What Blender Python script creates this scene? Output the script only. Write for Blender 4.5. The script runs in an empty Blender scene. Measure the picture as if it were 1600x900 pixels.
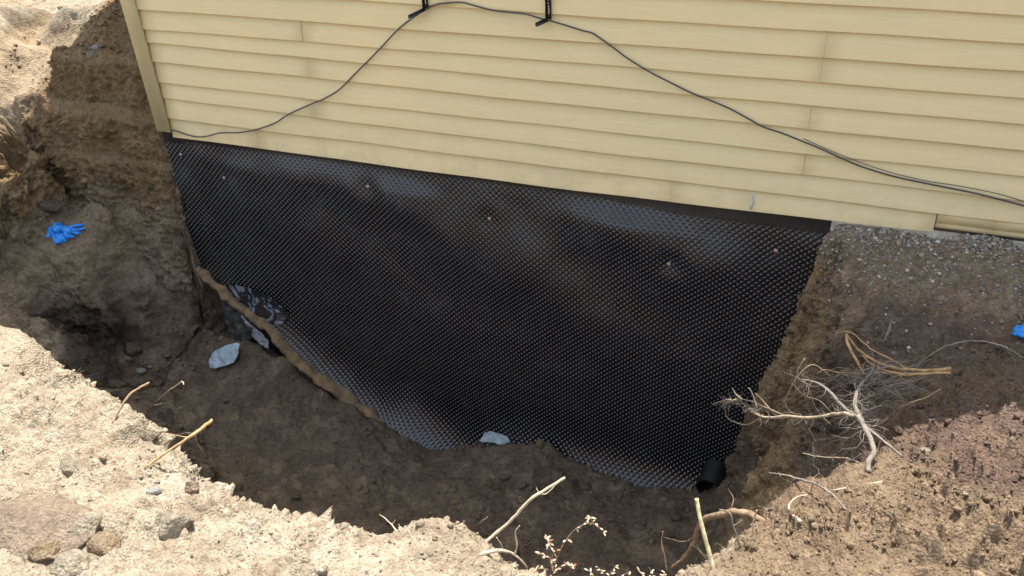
import bpy, bmesh, math, random
import numpy as np
from mathutils import Vector, Matrix
from mathutils.geometry import delaunay_2d_cdt
random.seed(7); rng = np.random.default_rng(11)
S = bpy.context.scene; COL = S.collection
rad = math.radians

# ------------------------------------------------ camera (solved from the siding's vanishing points)
F = 1310.0; H0 = 3.95
Vv = np.array([105., 2050., F]); Vh = np.array([-3645., -650., F])
dd = Vv/np.linalg.norm(Vv); uu = -Vh/np.linalg.norm(Vh)
uu = uu-dd*(uu@dd); uu /= np.linalg.norm(uu); nn = np.cross(uu, dd)
CP = np.array([0, -H0, .5145*H0])
def ray(x, y):
    r = np.array([(x-800)/F, (y-450)/F, 1.]); return np.array([r@uu, r@nn, -(r@dd)])
def W(x, y, Y=0.):                       # real point seen at a photo pixel, on a plane parallel to the wall
    r = ray(x, y); return CP+r*((Y-CP[1])/r[1])
def P(x, y, Z=0.):                       # the same on a level plane
    r = ray(x, y); return CP+r*((Z-CP[2])/r[2])
cam = bpy.data.cameras.new('camera'); co = bpy.data.objects.new('camera', cam); COL.objects.link(co)
cam.sensor_width = 36; cam.lens = F/1600*36; cam.clip_end = 500; cam.clip_start = .05
R3 = Matrix(((uu[0], -uu[1], -uu[2]), (nn[0], -nn[1], -nn[2]), (-dd[0], dd[1], dd[2])))
co.matrix_world = Matrix.Translation(Vector(CP)) @ R3.to_4x4()
S.camera = co

# ------------------------------------------------ sky, sun, exposure
SX, SY = .06, -.35                       # shadow travel per metre of drop
sd = Vector((-SX, -SY, 1)).normalized()  # towards the sun
w = bpy.data.worlds.new('World'); S.world = w; w.use_nodes = True
nt = w.node_tree; bg = nt.nodes['Background']
sky = nt.nodes.new('ShaderNodeTexSky'); sky.sky_type = 'NISHITA'; sky.sun_disc = False
sky.sun_elevation = math.asin(sd.z); sky.sun_rotation = math.atan2(sd.x, sd.y)
sky.air_density = 1.0; sky.dust_density = 2.5; sky.ozone_density = 1.0
hs = nt.nodes.new('ShaderNodeHueSaturation'); hs.inputs['Saturation'].default_value = .6
nt.links.new(sky.outputs[0], hs.inputs['Color']); nt.links.new(hs.outputs[0], bg.inputs[0]); bg.inputs[1].default_value = .15
sl = bpy.data.lights.new('sun', 'SUN'); so = bpy.data.objects.new('sun', sl); COL.objects.link(so)
sl.energy = 4.0; sl.angle = rad(.55); sl.color = (1, .955, .88)
so.rotation_euler = sd.to_track_quat('Z', 'Y').to_euler(); so.location = (0, 4, 9)
S.view_settings.view_transform = 'Standard'; S.view_settings.look = 'None'
S.view_settings.exposure = 1.3; S.view_settings.gamma = 1

# ------------------------------------------------ helpers
def props(o, label=None, cat=None, group=None, kind=None):
    if label: o['label'] = label
    if cat: o['category'] = cat
    if group: o['group'] = group
    if kind: o['kind'] = kind
    return o
def link(name, me, mat=None, parent=None):
    o = bpy.data.objects.new(name, me); COL.objects.link(o)
    if mat is not None: me.materials.append(mat)
    if parent is not None: o.parent = parent
    return o
def empty(name, loc=(0, 0, 0)):
    o = bpy.data.objects.new(name, None); COL.objects.link(o); o.location = loc; o.empty_display_size = .05; return o
def mesh_np(name, V, Fq, smooth=True):
    """V (n,3), Fq list of (m,k) index arrays"""
    me = bpy.data.meshes.new(name); V = np.asarray(V, dtype=np.float32)
    if not isinstance(Fq, (list, tuple)): Fq = [Fq]
    Fq = [np.asarray(f, dtype=np.int32) for f in Fq if len(f)]
    me.vertices.add(len(V)); me.vertices.foreach_set('co', V.ravel())
    tot = np.concatenate([np.full(len(f), f.shape[1], dtype=np.int32) for f in Fq])
    idx = np.concatenate([f.ravel() for f in Fq])
    me.loops.add(len(idx)); me.loops.foreach_set('vertex_index', idx)
    me.polygons.add(len(tot)); st = np.concatenate([[0], np.cumsum(tot)[:-1]]).astype(np.int32)
    me.polygons.foreach_set('loop_start', st); me.polygons.foreach_set('loop_total', tot)
    if smooth: me.polygons.foreach_set('use_smooth', np.ones(len(tot), dtype=bool))
    me.update(calc_edges=True); me.validate(); return me
class MB:
    """collects pieces that make up one mesh"""
    def __init__(s): s.v = []; s.q = []; s.t = []; s.n = 0
    def add(s, V, Q=None, T=None):
        V = np.asarray(V, float)
        if Q is not None and len(Q): s.q.append(np.asarray(Q)+s.n)
        if T is not None and len(T): s.t.append(np.asarray(T)+s.n)
        s.v.append(V); s.n += len(V)
    def box(s, a, b):
        x0, y0, z0 = a; x1, y1, z1 = b
        V = [(x0,y0,z0),(x1,y0,z0),(x1,y1,z0),(x0,y1,z0),(x0,y0,z1),(x1,y0,z1),(x1,y1,z1),(x0,y1,z1)]
        s.add(V, [(0,3,2,1),(4,5,6,7),(0,1,5,4),(1,2,6,5),(2,3,7,6),(3,0,4,7)])
    def tube(s, pts, r, k=6, rough=0., flat=1.):
        pts = np.asarray(pts, float); n = len(pts)
        r = np.broadcast_to(np.asarray(r, float), (n,)).copy() if np.ndim(r) else np.full(n, float(r))
        T = np.gradient(pts, axis=0); T /= np.linalg.norm(T, axis=1)[:, None]+1e-9
        up = np.array([.13, .21, 1.]); A = np.cross(T, up); A /= np.linalg.norm(A, axis=1)[:, None]+1e-9
        B = np.cross(A, T); th = np.arange(k)/k*2*np.pi
        rr = r[:, None]*(1+rough*rng.standard_normal((n, k)))
        V = pts[:, None]+A[:, None]*(np.cos(th)[None, :, None]*rr[..., None])+B[:, None]*(np.sin(th)[None, :, None]*rr[..., None]*flat)
        V = V.reshape(-1, 3); i = np.arange(n-1)[:, None]*k; j = np.arange(k)[None]; j2 = (j+1) % k
        Q = np.stack([i+j, i+j2, i+k+j2, i+k+j], -1).reshape(-1, 4)
        V = np.vstack([V, pts[:1], pts[-1:]]); c0 = n*k; jj = np.arange(k)
        T1 = np.stack([np.full(k, c0), (jj+1) % k, jj], -1); T2 = np.stack([np.full(k, c0+1), (n-1)*k+jj, (n-1)*k+(jj+1) % k], -1)
        s.add(V, Q, np.vstack([T1, T2]))
    def build(s, name, mat, parent=None, smooth=True):
        fs = []
        if s.q: fs.append(np.vstack(s.q))
        if s.t: fs.append(np.vstack(s.t))
        return link(name, mesh_np(name, np.vstack(s.v), fs, smooth), mat, parent)
def curve(pts, n):
    """Catmull-Rom through pts"""
    p = np.asarray(pts, float); p = np.vstack([2*p[0]-p[1], p, 2*p[-1]-p[-2]]); m = len(p)-3
    t = np.linspace(0, m-1e-6, n); i = t.astype(int); f = (t-i)[:, None]
    a, b, c, d = p[i], p[i+1], p[i+2], p[i+3]
    return .5*((2*b)+(-a+c)*f+(2*a-5*b+4*c-d)*f**2+(-a+3*b-3*c+d)*f**3)

# numpy noise ----------------------------------------------------
_perm = rng.permutation(4096)
def _h(ix, iy, iz, k=0):
    return _perm[(_perm[(_perm[(ix+k*57) & 4095]+iy) & 4095]+iz) & 4095]
_g = rng.standard_normal((4096, 3)); _g /= np.linalg.norm(_g, axis=1)[:, None]
def pnoise(p):
    i = np.floor(p).astype(int); f = p-i; u = f*f*f*(f*(f*6-15)+10); out = 0
    for dx in (0, 1):
        for dy in (0, 1):
            for dz in (0, 1):
                g = _g[_h(i[:, 0]+dx, i[:, 1]+dy, i[:, 2]+dz)]
                d = (g*(f-np.array([dx, dy, dz]))).sum(1)
                w_ = (u[:, 0] if dx else 1-u[:, 0])*(u[:, 1] if dy else 1-u[:, 1])*(u[:, 2] if dz else 1-u[:, 2])
                out = out+w_*d
    return out*1.4
def fbm(p, sc, octv=4, gain=.5):
    a = 1; o = 0
    for k in range(octv):
        o = o+a*pnoise(p*sc+17.3*k); a *= gain; sc *= 2.03
    return o
def worley(p):
    """rounded lumps: F1 distance and a random value per cell"""
    i = np.floor(p).astype(int); best = np.full(len(p), 9.); cid = np.zeros(len(p))
    for dx in (-1, 0, 1):
        for dy in (-1, 0, 1):
            for dz in (-1, 0, 1):
                c = i+np.array([dx, dy, dz]); hh = _h(c[:, 0], c[:, 1], c[:, 2])
                q = c+.5+(np.stack([_perm[hh], _perm[(hh+1) & 4095], _perm[(hh+2) & 4095]], 1)/4096-.5)*.9
                d = np.linalg.norm(q-p, axis=1); m = d < best; best[m] = d[m]; cid[m] = hh[m]/4096
    return best, cid

# ------------------------------------------------ materials
def mat(name):
    m = bpy.data.materials.new(name); m.use_nodes = True; t = m.node_tree; return m, t, t.nodes['Principled BSDF']
def nd(t, typ, **kw):
    n = t.nodes.new(typ)
    for k, v in kw.items():
        if k in n.inputs: n.inputs[k].default_value = v
        else: setattr(n, k, v)
    return n
def ramp(t, src, stops):
    r = t.nodes.new('ShaderNodeValToRGB'); e = r.color_ramp.elements
    while len(e) < len(stops): e.new(.5)
    for k, (p_, c) in enumerate(stops):
        e[k].position = p_; e[k].color = (*c, 1) if len(c) == 3 else c
    t.links.new(src, r.inputs[0]); return r
def mixc(t, a, b, fac, mode='MIX'):
    m = t.nodes.new('ShaderNodeMix'); m.data_type = 'RGBA'; m.blend_type = mode
    for s_, v in ((m.inputs[6], a), (m.inputs[7], b), (m.inputs[0], fac)):
        if hasattr(v, 'links'): t.links.new(v, s_)
        else: s_.default_value = (*v, 1) if isinstance(v, tuple) and len(v) == 3 else v
    return m.outputs[2]
def simple(name, col, rough=.7, var=.25, scale=20, bump=.0, bscale=60, col2=None, spec=.3, metallic=0):
    m, t, b = mat(name); tc = nd(t, 'ShaderNodeTexCoord')
    n = nd(t, 'ShaderNodeTexNoise', Scale=scale, Detail=6., Roughness=.6); t.links.new(tc.outputs['Object'], n.inputs['Vector'])
    c2 = col2 or tuple(c*(1-var*1.6) for c in col)
    r = ramp(t, n.outputs['Fac'], [(.3, c2), (.7, tuple(min(1, c*(1+var*.5)) for c in col))])
    t.links.new(r.outputs[0], b.inputs['Base Color']); b.inputs['Roughness'].default_value = rough
    b.inputs['Specular IOR Level'].default_value = spec; b.inputs['Metallic'].default_value = metallic
    if bump:
        n2 = nd(t, 'ShaderNodeTexNoise', Scale=bscale, Detail=5.); t.links.new(tc.outputs['Object'], n2.inputs['Vector'])
        bp = nd(t, 'ShaderNodeBump', Strength=bump, Distance=.004); t.links.new(n2.outputs['Fac'], bp.inputs['Height'])
        t.links.new(bp.outputs[0], b.inputs['Normal'])
    return m
def soil_mat(name='soil', attr=True, base=(.3, .24, .17)):
    m, t, b = mat(name); tc = nd(t, 'ShaderNodeTexCoord'); O = tc.outputs['Object']
    if attr:
        at = nd(t, 'ShaderNodeAttribute', attribute_name='tone'); c = at.outputs['Color']
    else:
        g = nd(t, 'ShaderNodeObjectInfo'); c = mixc(t, base, tuple(x*.7 for x in base), g.outputs['Random'])
    n1 = nd(t, 'ShaderNodeTexNoise', Scale=9., Detail=8., Roughness=.65); t.links.new(O, n1.inputs['Vector'])
    r1 = ramp(t, n1.outputs['Fac'], [(.3, (.82, .80, .77)), (.5, (1, 1, 1)), (.72, (1.14, 1.13, 1.1))])
    c = mixc(t, c, r1.outputs[0], 1., 'MULTIPLY')
    n2 = nd(t, 'ShaderNodeTexNoise', Scale=95., Detail=7., Roughness=.75); t.links.new(O, n2.inputs['Vector'])
    r2 = ramp(t, n2.outputs['Fac'], [(.33, (.55, .53, .5)), (.5, (1, 1, 1)), (.68, (1.3, 1.3, 1.28))])
    c = mixc(t, c, r2.outputs[0], .85, 'MULTIPLY')
    n2b = nd(t, 'ShaderNodeTexNoise', Scale=33., Detail=8., Roughness=.7); t.links.new(O, n2b.inputs['Vector'])
    c = mixc(t, c, ramp(t, n2b.outputs['Fac'], [(.34, (.66, .63, .6)), (.5, (1, 1, 1)), (.66, (1.25, 1.25, 1.22))]).outputs[0], .8, 'MULTIPLY')
    v = nd(t, 'ShaderNodeTexVoronoi', Scale=70.); t.links.new(O, v.inputs['Vector'])          # small light grit
    r3 = ramp(t, v.outputs['Distance'], [(.10, (1, 1, 1)), (.16, (0, 0, 0))])
    sx = nd(t, 'ShaderNodeSeparateColor'); t.links.new(v.outputs['Color'], sx.inputs[0])
    r4 = ramp(t, sx.outputs[0], [(.80, (0, 0, 0)), (.86, (1, 1, 1))])
    mk = mixc(t, r3.outputs[0], r4.outputs[0], 1., 'MULTIPLY')
    gr = mixc(t, c, (1.75, 1.75, 1.8), 1., 'MULTIPLY')
    c = mixc(t, c, gr, mk); t.links.new(c, b.inputs['Base Color'])
    b.inputs['Roughness'].default_value = .95; b.inputs['Specular IOR Level'].default_value = .12
    n3 = nd(t, 'ShaderNodeTexNoise', Scale=60., Detail=9., Roughness=.72); t.links.new(O, n3.inputs['Vector'])
    v2 = nd(t, 'ShaderNodeTexVoronoi', Scale=110.); t.links.new(O, v2.inputs['Vector'])
    ad = nd(t, 'ShaderNodeMath', operation='MULTIPLY_ADD'); t.links.new(v2.outputs['Distance'], ad.inputs[0]); ad.inputs[1].default_value = -.5
    t.links.new(n3.outputs['Fac'], ad.inputs[2])
    bp = nd(t, 'ShaderNodeBump', Strength=.95, Distance=.016); t.links.new(ad.outputs[0], bp.inputs['Height'])
    t.links.new(bp.outputs[0], b.inputs['Normal']); return m
M_soil = soil_mat()

# ------------------------------------------------ the ground: one sheet with the pit dug in it
cps = []
def c3(*a): cps.append(tuple(float(v) for v in a))
def cP(x, y, z): c3(*P(x, y, z))
def cW(x, y, Y): c3(*W(x, y, Y))
rim = [(0,490),(60,520),(110,553),(150,590),(200,610),(240,640),(262,690),(310,735),(370,770),(430,785),(500,798),(560,832),(620,832),(660,815),(700,806),(740,825),(775,862),(835,898)]
RZ = .06
for k, (x, y) in enumerate(rim):
    p = P(x, y+3, RZ); c3(*p)
    dv = p[:2]-CP[:2]; dv /= np.linalg.norm(dv)
    q = p[:2]+dv*.10; c3(q[0], q[1], RZ-.26)
    if k % 2 == 0:
        q = p[:2]+dv*.32; c3(q[0], q[1], -.85)
    if k % 2 == 0 and k > 3:
        q = p[:2]+dv*.72; c3(q[0], q[1], -1.5)
# hidden continuation of the rim to the left and to the right
for a in [(-4.1,-1.72,.0),(-4.75,-1.5,-.03),(-5.35,-1.15,-.25),(-5.9,-.7,-.22),(-4.35,-1.55,-.8),(-4.9,-1.2,-.8),(-3.9,-1.35,-1.2)]: c3(*a)
for a in [(-.42,-2.52,.05),(-.25,-2.42,.05),(-.5,-2.35,-.3),(-.3,-2.2,-.45),(-.55,-2.0,-1.1),(-.35,-1.7,-1.45)]: c3(*a)
# near ground
for x, y, z in [(0,600,.08),(150,700,.1),(300,830,.12),(0,760,.14),(0,900,.2),(200,900,.2),(450,900,.14),(650,880,.1),(760,900,.08)]: cP(x, y, z)
for a in [(-3.5,-3,.2),(-2,-3.6,.3),(0,-3.4,.3),(0,-4.5,.4),(-3,-4.6,.4),(1.5,-4.2,.4),(-5.5,-3,.2),(-7.5,-4.6,.4),(-7.5,-2,.1),(2.5,-4.6,.4),(-.3,-2.9,.15),(-6.3,-1.6,-.05),(-6.4,-.8,-.12)]: c3(*a)
# right hand mound, lit
for x, y, z in [(1600,900,.16),(1450,900,.13),(1300,900,.10),(1180,890,.06),(1100,885,-.0),(1125,850,-.06),(1170,815,-.08),(1205,775,-.12),(1255,755,-.12),(1300,738,-.12),(1350,715,-.12),(1400,690,-.10),(1440,668,-.08),(1470,640,-.03),(1500,628,.0),(1600,640,.02),(1350,800,.03),(1450,760,.07),(1600,760,.12),(1500,690,.04)]: cP(x, y, z)
for a in [(2.5,-1.8,.15),(2.5,-1.1,.05),(1.2,-3,.25),(.4,-2.8,.2)]: c3(*a)
for x, y, z in [(1110,860,-.5),(1150,825,-.55),(1190,790,-.6),(1240,765,-.5),(1290,752,-.45)]:   # hidden just past its crest
    p = P(x, y, -.08); dv = p[:2]-CP[:2]; dv /= np.linalg.norm(dv); q = p[:2]+dv*.16; c3(q[0], q[1], z)
# right ground between house and mound
for x, y, z in [(1340,380,-.03),(1460,385,-.04),(1600,400,-.04),(1345,430,-.09),(1450,440,-.08),(1600,460,-.07),(1340,480,-.14),(1420,500,-.14),(1520,510,-.1),(1345,540,-.22),(1440,560,-.22),(1540,560,-.12),(1385,590,-.32),(1450,610,-.22),(1400,640,-.32),(1430,640,-.22),(1340,600,-.4)]: cP(x, y, z)
for x, y in [(1296,348),(1380,358),(1458,368),(1530,366),(1600,372)]: cW(x, y, -.02)
for a in [(2.5,0,.1),(.05,.3,-.05),(.9,.4,.05),(2.5,.6,.1),(2.5,-.5,.05)]: c3(*a)
# right cut bank against the wall
for x, z in [(-.44,-1.9),(-.30,-1.62),(-.255,-1.27),(-.19,-.97),(-.095,-.73),(-.045,-.43),(-.012,-.08)]:
    c3(x, -.012, z); c3(x, .3, z)
for x, y, z in [(1310,430,-.22),(1290,480,-.34),(1285,540,-.5),(1250,560,-.62),(1300,600,-.55),(1250,640,-.85),(1205,640,-1.08),(1290,670,-.8),(1200,710,-1.38),(1250,705,-1.15),(1160,755,-1.68),(1215,745,-1.45),(1130,800,-1.75),(1080,860,-1.72),(1340,670,-.55)]: cP(x, y, z)
# pit floor by the wall
for x, z in [(-4.05,-1.62),(-3.6,-1.68),(-3.2,-1.86),(-2.9,-2.0),(-2.55,-2.17),(-2.3,-2.2),(-2.1,-2.1),(-1.8,-2.05),(-1.45,-1.98),(-1.2,-2.03),(-1.0,-2.1),(-.54,-2.02)]:
    c3(x, -.02, z); c3(x, .35, z)
for x, y, z in [(405,540,-1.45),(430,562,-1.55),(470,585,-1.62),(520,620,-1.76),(590,660,-1.87),(640,690,-1.95),(690,705,-2.02),(745,700,-1.9),(800,696,-1.83),(850,694,-1.82),(890,712,-1.86),(950,748,-1.93),(1010,762,-1.95),(1075,762,-1.92),
                (380,590,-1.55),(330,585,-1.6),(300,620,-1.65),(240,590,-1.6),(450,660,-1.72),(560,720,-1.78),(400,720,-1.72),(660,740,-1.84),(800,760,-1.8),(900,780,-1.85),(1000,820,-1.82),(620,790,-1.78),(750,800,-1.75),(880,850,-1.72),(960,870,-1.72),(320,700,-1.68)]: cP(x, y, z)
for x, y, Y in [(445,560,-.2),(470,582,-.2),(500,602,-.21),(545,630,-.23),(590,658,-.25),(640,684,-.26)]: cW(x, y, Y)
for a in [(-2.5,-1.25,-1.7),(-1.6,-1.4,-1.65),(-.9,-1.4,-1.6),(-3.2,-1.15,-1.65)]: c3(*a)
# left of the pit
for x, y, z in [(300,560,-1.55),(270,560,-1.5),(200,560,-1.48),(150,548,-1.45),(100,535,-1.35),(150,500,-1.2),(205,500,-1.3),(215,455,-1.1),(160,478,-1.08),(100,500,-1.1),(50,490,-1.0),(10,480,-.98),
                (100,370,-.75),(60,330,-.66),(150,400,-.85),(70,420,-.86),(200,400,-.92),(250,420,-1.05),(290,470,-1.25),(330,520,-1.5),(250,500,-1.35),(280,400,-.92),(130,440,-.95)]: cP(x, y, z)
for x, y, Y in [(300,420,-.1),(270,330,-.03),(255,290,-.02),(200,330,-.05),(130,320,-.02),(240,270,.0),(180,280,.02),(110,285,.03),
                (245,215,.05),(180,225,.10),(110,225,.12),(240,180,.14),(170,185,.18),(100,185,.2),
                (225,130,.22),(160,130,.27),(90,130,.3),(215,100,.30),(150,95,.36),(90,95,.4)]: cW(x, y, Y)
for x, y, z in [(30,192,.0),(37,232,-.13),(27,256,-.2),(0,284,-.3),(20,150,.12),(60,352,-.7),(40,410,-.83),(8,432,-.88),(52,302,-.58)]: cP(x, y, z)
for a in [(-5.75,-.6,-.24),(-5.5,-1.,-.3),(-5.35,-.85,-.33),(-5.25,-.95,-.9),(-6.2,-.2,-.02),(-5.68,-.38,-.2),(-5.66,-.12,-.1),(-5.62,.08,.0),(-5.72,.3,.16),(-6.1,.1,.06),(-5.58,-.6,-.28),(-5.6,.3,.12),(-5.6,.6,.27),(-5.6,.95,.45),(-6.0,.7,.28),(-6.0,1.1,.45),(-5.45,.25,.14)]: c3(*a)
for x, y, z in [(150,60,.47),(200,60,.46),(180,0,.56),(100,0,.6),(0,0,.6),(0,60,.40),(0,110,.24)]: cP(x, y, z)
for a in [(-4.2,.6,.4),(-4.2,1.5,.45),(-4.3,3.5,.5),(-7.5,3.5,.6),(-7.5,0,.2),(-4.16,.25,.2),(-4.16,.02,-.05),(-4.0,.6,-1.6),(-4.0,3.5,-1.6),(-4.3,-.12,-1.1),(-4.22,-.06,-1.15),(-4.12,-.05,-1.45),(-1.5,3.5,-2),(2.5,3.5,0),(.05,3.5,0),(-.3,3.5,-1.8)]: c3(*a)

GX = np.arange(-7.5, 2.501, .02); GY = np.arange(-4.6, 3.501, .02)
def base_grid():
    v2 = [Vector((a[0], a[1])) for a in cps]
    vs, es, fs, ov, oe, of = delaunay_2d_cdt(v2, [], [], 0, 1e-5)
    zz = [cps[o[0]][2] if o else 0 for o in ov]
    Z = np.full((len(GY), len(GX)), np.nan)
    for tri in fs:
        a, b, c = [(vs[i].x, vs[i].y, zz[i]) for i in tri]
        x0 = min(a[0], b[0], c[0]); x1 = max(a[0], b[0], c[0]); y0 = min(a[1], b[1], c[1]); y1 = max(a[1], b[1], c[1])
        i0, i1 = np.searchsorted(GX, x0-1e-4), np.searchsorted(GX, x1+1e-4); j0, j1 = np.searchsorted(GY, y0-1e-4), np.searchsorted(GY, y1+1e-4)
        if i1 <= i0 or j1 <= j0: continue
        X, Y = np.meshgrid(GX[i0:i1], GY[j0:j1])
        D = (b[1]-c[1])*(a[0]-c[0])+(c[0]-b[0])*(a[1]-c[1])
        if abs(D) < 1e-12: continue
        l1 = ((b[1]-c[1])*(X-c[0])+(c[0]-b[0])*(Y-c[1]))/D; l2 = ((c[1]-a[1])*(X-c[0])+(a[0]-c[0])*(Y-c[1]))/D; l3 = 1-l1-l2
        m = (l1 > -1e-3) & (l2 > -1e-3) & (l3 > -1e-3)
        sub = Z[j0:j1, i0:i1]; sub[m] = (l1*a[2]+l2*b[2]+l3*c[2])[m]
    Z[np.isnan(Z)] = .3
    k = np.array([1, 4, 6, 4, 1])/16.
    for ax in (0, 1):
        for _ in range(2):
            pd = [(2, 2) if q == ax else (0, 0) for q in (0, 1)]; Zp = np.pad(Z, pd, mode='edge')
            n = Z.shape[ax]; Z = sum(k[q]*np.take(Zp, np.arange(q, q+n), axis=ax) for q in range(5))
    return Z
ZB = base_grid()
def hbase(x, y):
    fx = np.clip((x-GX[0])/.02, 0, len(GX)-1.001); fy = np.clip((y-GY[0])/.02, 0, len(GY)-1.001)
    i = fx.astype(int); j = fy.astype(int); u = fx-i; v = fy-j
    return (ZB[j, i]*(1-u)+ZB[j, i+1]*u)*(1-v)+(ZB[j+1, i]*(1-u)+ZB[j+1, i+1]*u)*v
def axis(segs, far):
    a = []
    for x0, x1, s in segs: a.append(np.arange(x0, x1-1e-6, s))
    a = np.concatenate(a+[[segs[-1][1]]]); e = np.geomspace(.1, far, 22)
    return np.concatenate([a[0]-e[::-1], a, a[-1]+e])
XS = axis([(-7, -5.55, .018), (-5.55, -5.08, .0040), (-5.08, -4.26, .008), (-4.26, -4.02, .0035), (-4.02, -.45, .010), (-.45, .12, .0035), (.12, 1.5, .009)], 35)
NX = len(XS); YD = np.arange(-3.3, 2.6001, .004); NYF = 760
XD, YDG = np.meshgrid(XS, YD)
def surf(X, Y):
    Z0 = hbase(X, Y)
    PRY = [-.12,-.03,.0,.012,.04,.07,.085,.10,.13,.20,.23,.26,.31,.42]; PRZ = [-.66,-.60,-.45,-.30,-.255,-.22,-.10,.0,.03,.09,.2,.34,.40,.44]
    q_ = np.stack([X.ravel(), Y.ravel()*.3, np.zeros(X.size)], 1)
    wob_ = (.035*pnoise(q_*3.1)+.018*pnoise(q_*9.)).reshape(X.shape)
    zp_ = np.interp(Y+wob_-.008*(X+4.7), PRY, PRZ)
    wt = np.clip((X+5.50-.13*np.clip((Y+.02)/.12, 0, 1))/.07, 0, 1)*np.clip((-4.13-X)/.02, 0, 1)*np.clip((Y+.11)/.04, 0, 1)*np.clip((.42-Y)/.06, 0, 1)
    Z0 = Z0*(1-wt)+zp_*wt
    Z0 = Z0+.10*np.exp(-((X+4.92)/.34)**2-((Y+.36)/.20)**2)-.16*np.exp(-((X+4.52)/.30)**2-((Y+.66)/.13)**2)
    return Z0
ZD = surf(XD, YDG)
dz_ = np.abs(np.diff(ZD, axis=0)); dxx_ = np.abs(np.gradient(ZD, axis=1)/np.gradient(XS)[None])[1:]
wd_ = np.where(YD[1:] < -1.5, 1.5, np.where(YD[1:] > .6, .5, 1.0))[:, None]
dens_ = np.sqrt(.004**2+np.minimum(dz_, .06)**2)*wd_
for _ in range(3):
    dens_ = (np.pad(dens_, ((0, 0), (1, 1)), mode='edge')[:, :-2]+dens_*2+np.pad(dens_, ((0, 0), (1, 1)), mode='edge')[:, 2:])/4
cum_ = np.vstack([np.zeros((1, NX)), np.cumsum(dens_, axis=0)]); e_ = np.geomspace(.1, 35, 22)
YF = np.stack([np.interp(np.linspace(0, cum_[-1, i], NYF), cum_[:, i], YD) for i in range(NX)], 1)
Y = np.vstack([(-3.3-e_[::-1])[:, None].repeat(NX, 1), YF, (2.6+e_)[:, None].repeat(NX, 1)]); NY = len(Y); X = np.tile(XS, (NY, 1))
LY = np.arange(-3.4, 2.7, .01); LUT = np.stack([np.searchsorted(Y[:, i], LY) for i in range(NX)], 1)
def gij(x, y):
    i = np.clip(np.searchsorted(XS, x), 0, NX-1); return np.clip(LUT[np.clip(((np.asarray(y)+3.4)/.01).astype(int), 0, len(LY)-1), i], 0, NY-1), i
Z0 = surf(X, Y)
def sstep(a, b, x): t = np.clip((x-a)/(b-a), 0, 1); return t*t*(3-2*t)
e2_ = .012; gx_ = (surf(X+e2_, Y)-surf(X-e2_, Y))/(2*e2_); gy_ = (surf(X, Y+e2_)-surf(X, Y-e2_))/(2*e2_)
slope = np.hypot(gx_, gy_)
Nn = np.stack([-gx_, -gy_, np.ones_like(Z0)], -1); Nn /= np.linalg.norm(Nn, axis=2)[..., None]
Pn = np.stack([X, Y, Z0], -1).reshape(-1, 3); Nf = Nn.reshape(-1, 3)
z0 = Z0.ravel(); x_ = X.ravel(); y_ = Y.ravel()
fine = ((x_ > -7.2) & (x_ < 1.8) & (y_ > -3.6) & (y_ < 2.8))
pitm = sstep(-.25, -.9, z0)                                        # 1 down in the pit
nearm = sstep(-.35, -.05, z0)*sstep(-1.3, -1.7, y_)                 # near spoil
rightm = sstep(-.35, .1, x_)*(1-sstep(-1.2, -1.5, z0))
steep = sstep(1.2, 2.8, slope.ravel())*(1-.6*sstep(-.62, -.72, z0)*sstep(-1.15, -1.05, z0)*(x_ < -4.3))*(1-.85*sstep(-1.35, -1.65, y_))
p = Pn[fine]
D = np.zeros(len(x_)); A = lambda a: a[fine]
n_big = fbm(p, 2.3, 3); n_mid = fbm(p+5, 9., 4, .55); n_sm = fbm(p+9, 40., 3, .6)
w1, id1 = worley(p*np.array([1, 1, 1.])*26+fbm(p, 14, 2)[:, None]*.5); w2, id2 = worley(p*62); w3, id3 = worley(p*12+n_mid[:, None]*.4)
lump = sstep(0, .4, .48-w1)*.48*(id1**1.5)*2.1; lump2 = sstep(0, .4, .5-w2)*.5*id2*1.3; lump3 = sstep(0, .4, .46-w3)*.46*(id3**2)*2.2
patch = sstep(-.15, .25, fbm(p+31, 1.7, 3))                        # crumbly against trodden places
nearA, rightA, pitA, stA = A(nearm), A(rightm), A(pitm), A(steep)
rid = 1-np.abs(fbm(p+77, 15., 3, .55))*2.2; rid2 = np.abs(fbm(p*np.array([1, 1, 1.9])+91, 7., 4, .55))
d = n_big*.035+n_mid*(.014+.012*stA+.012*rightA)+n_sm*(.004+.005*nearA*(.25+patch)+.006*rightA+.005*stA)+pitA*(1-stA)*(.012*n_mid+.030*np.clip(fbm(p+63, 5.5, 3), -.4, .4))+np.clip(rid, 0, 1)*.010*(nearA*patch*.8+.6*rightA+stA)-rid2*.05*stA+np.clip(fbm(p+45, 5., 3), -.5, .5)*.05*stA
amp = (.006+.026*patch)*(nearA+.85*rightA)+.035*stA+.007
d = d+lump*amp*1.15+lump2*amp*.5+lump3*(.018*np.clip(nearA+rightA, 0, 1)*patch+.012*stA+.004)
d = d*np.where(A(x_) > -4.14, sstep(.02, -.1, A(y_))*.92+.08, 1)   # calm against the wall
D[fine] = d
PF = Pn+Nf*D[:, None]
GF = PF.reshape(NY, NX, 3); GN = Nn
jj, ii = np.meshgrid(np.arange(NY-1), np.arange(NX-1), indexing='ij'); b0 = jj*NX+ii
Q = np.stack([b0, b0+1, b0+NX+1, b0+NX], -1).reshape(-1, 4)
me = mesh_np('ground', PF, Q)
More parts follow.
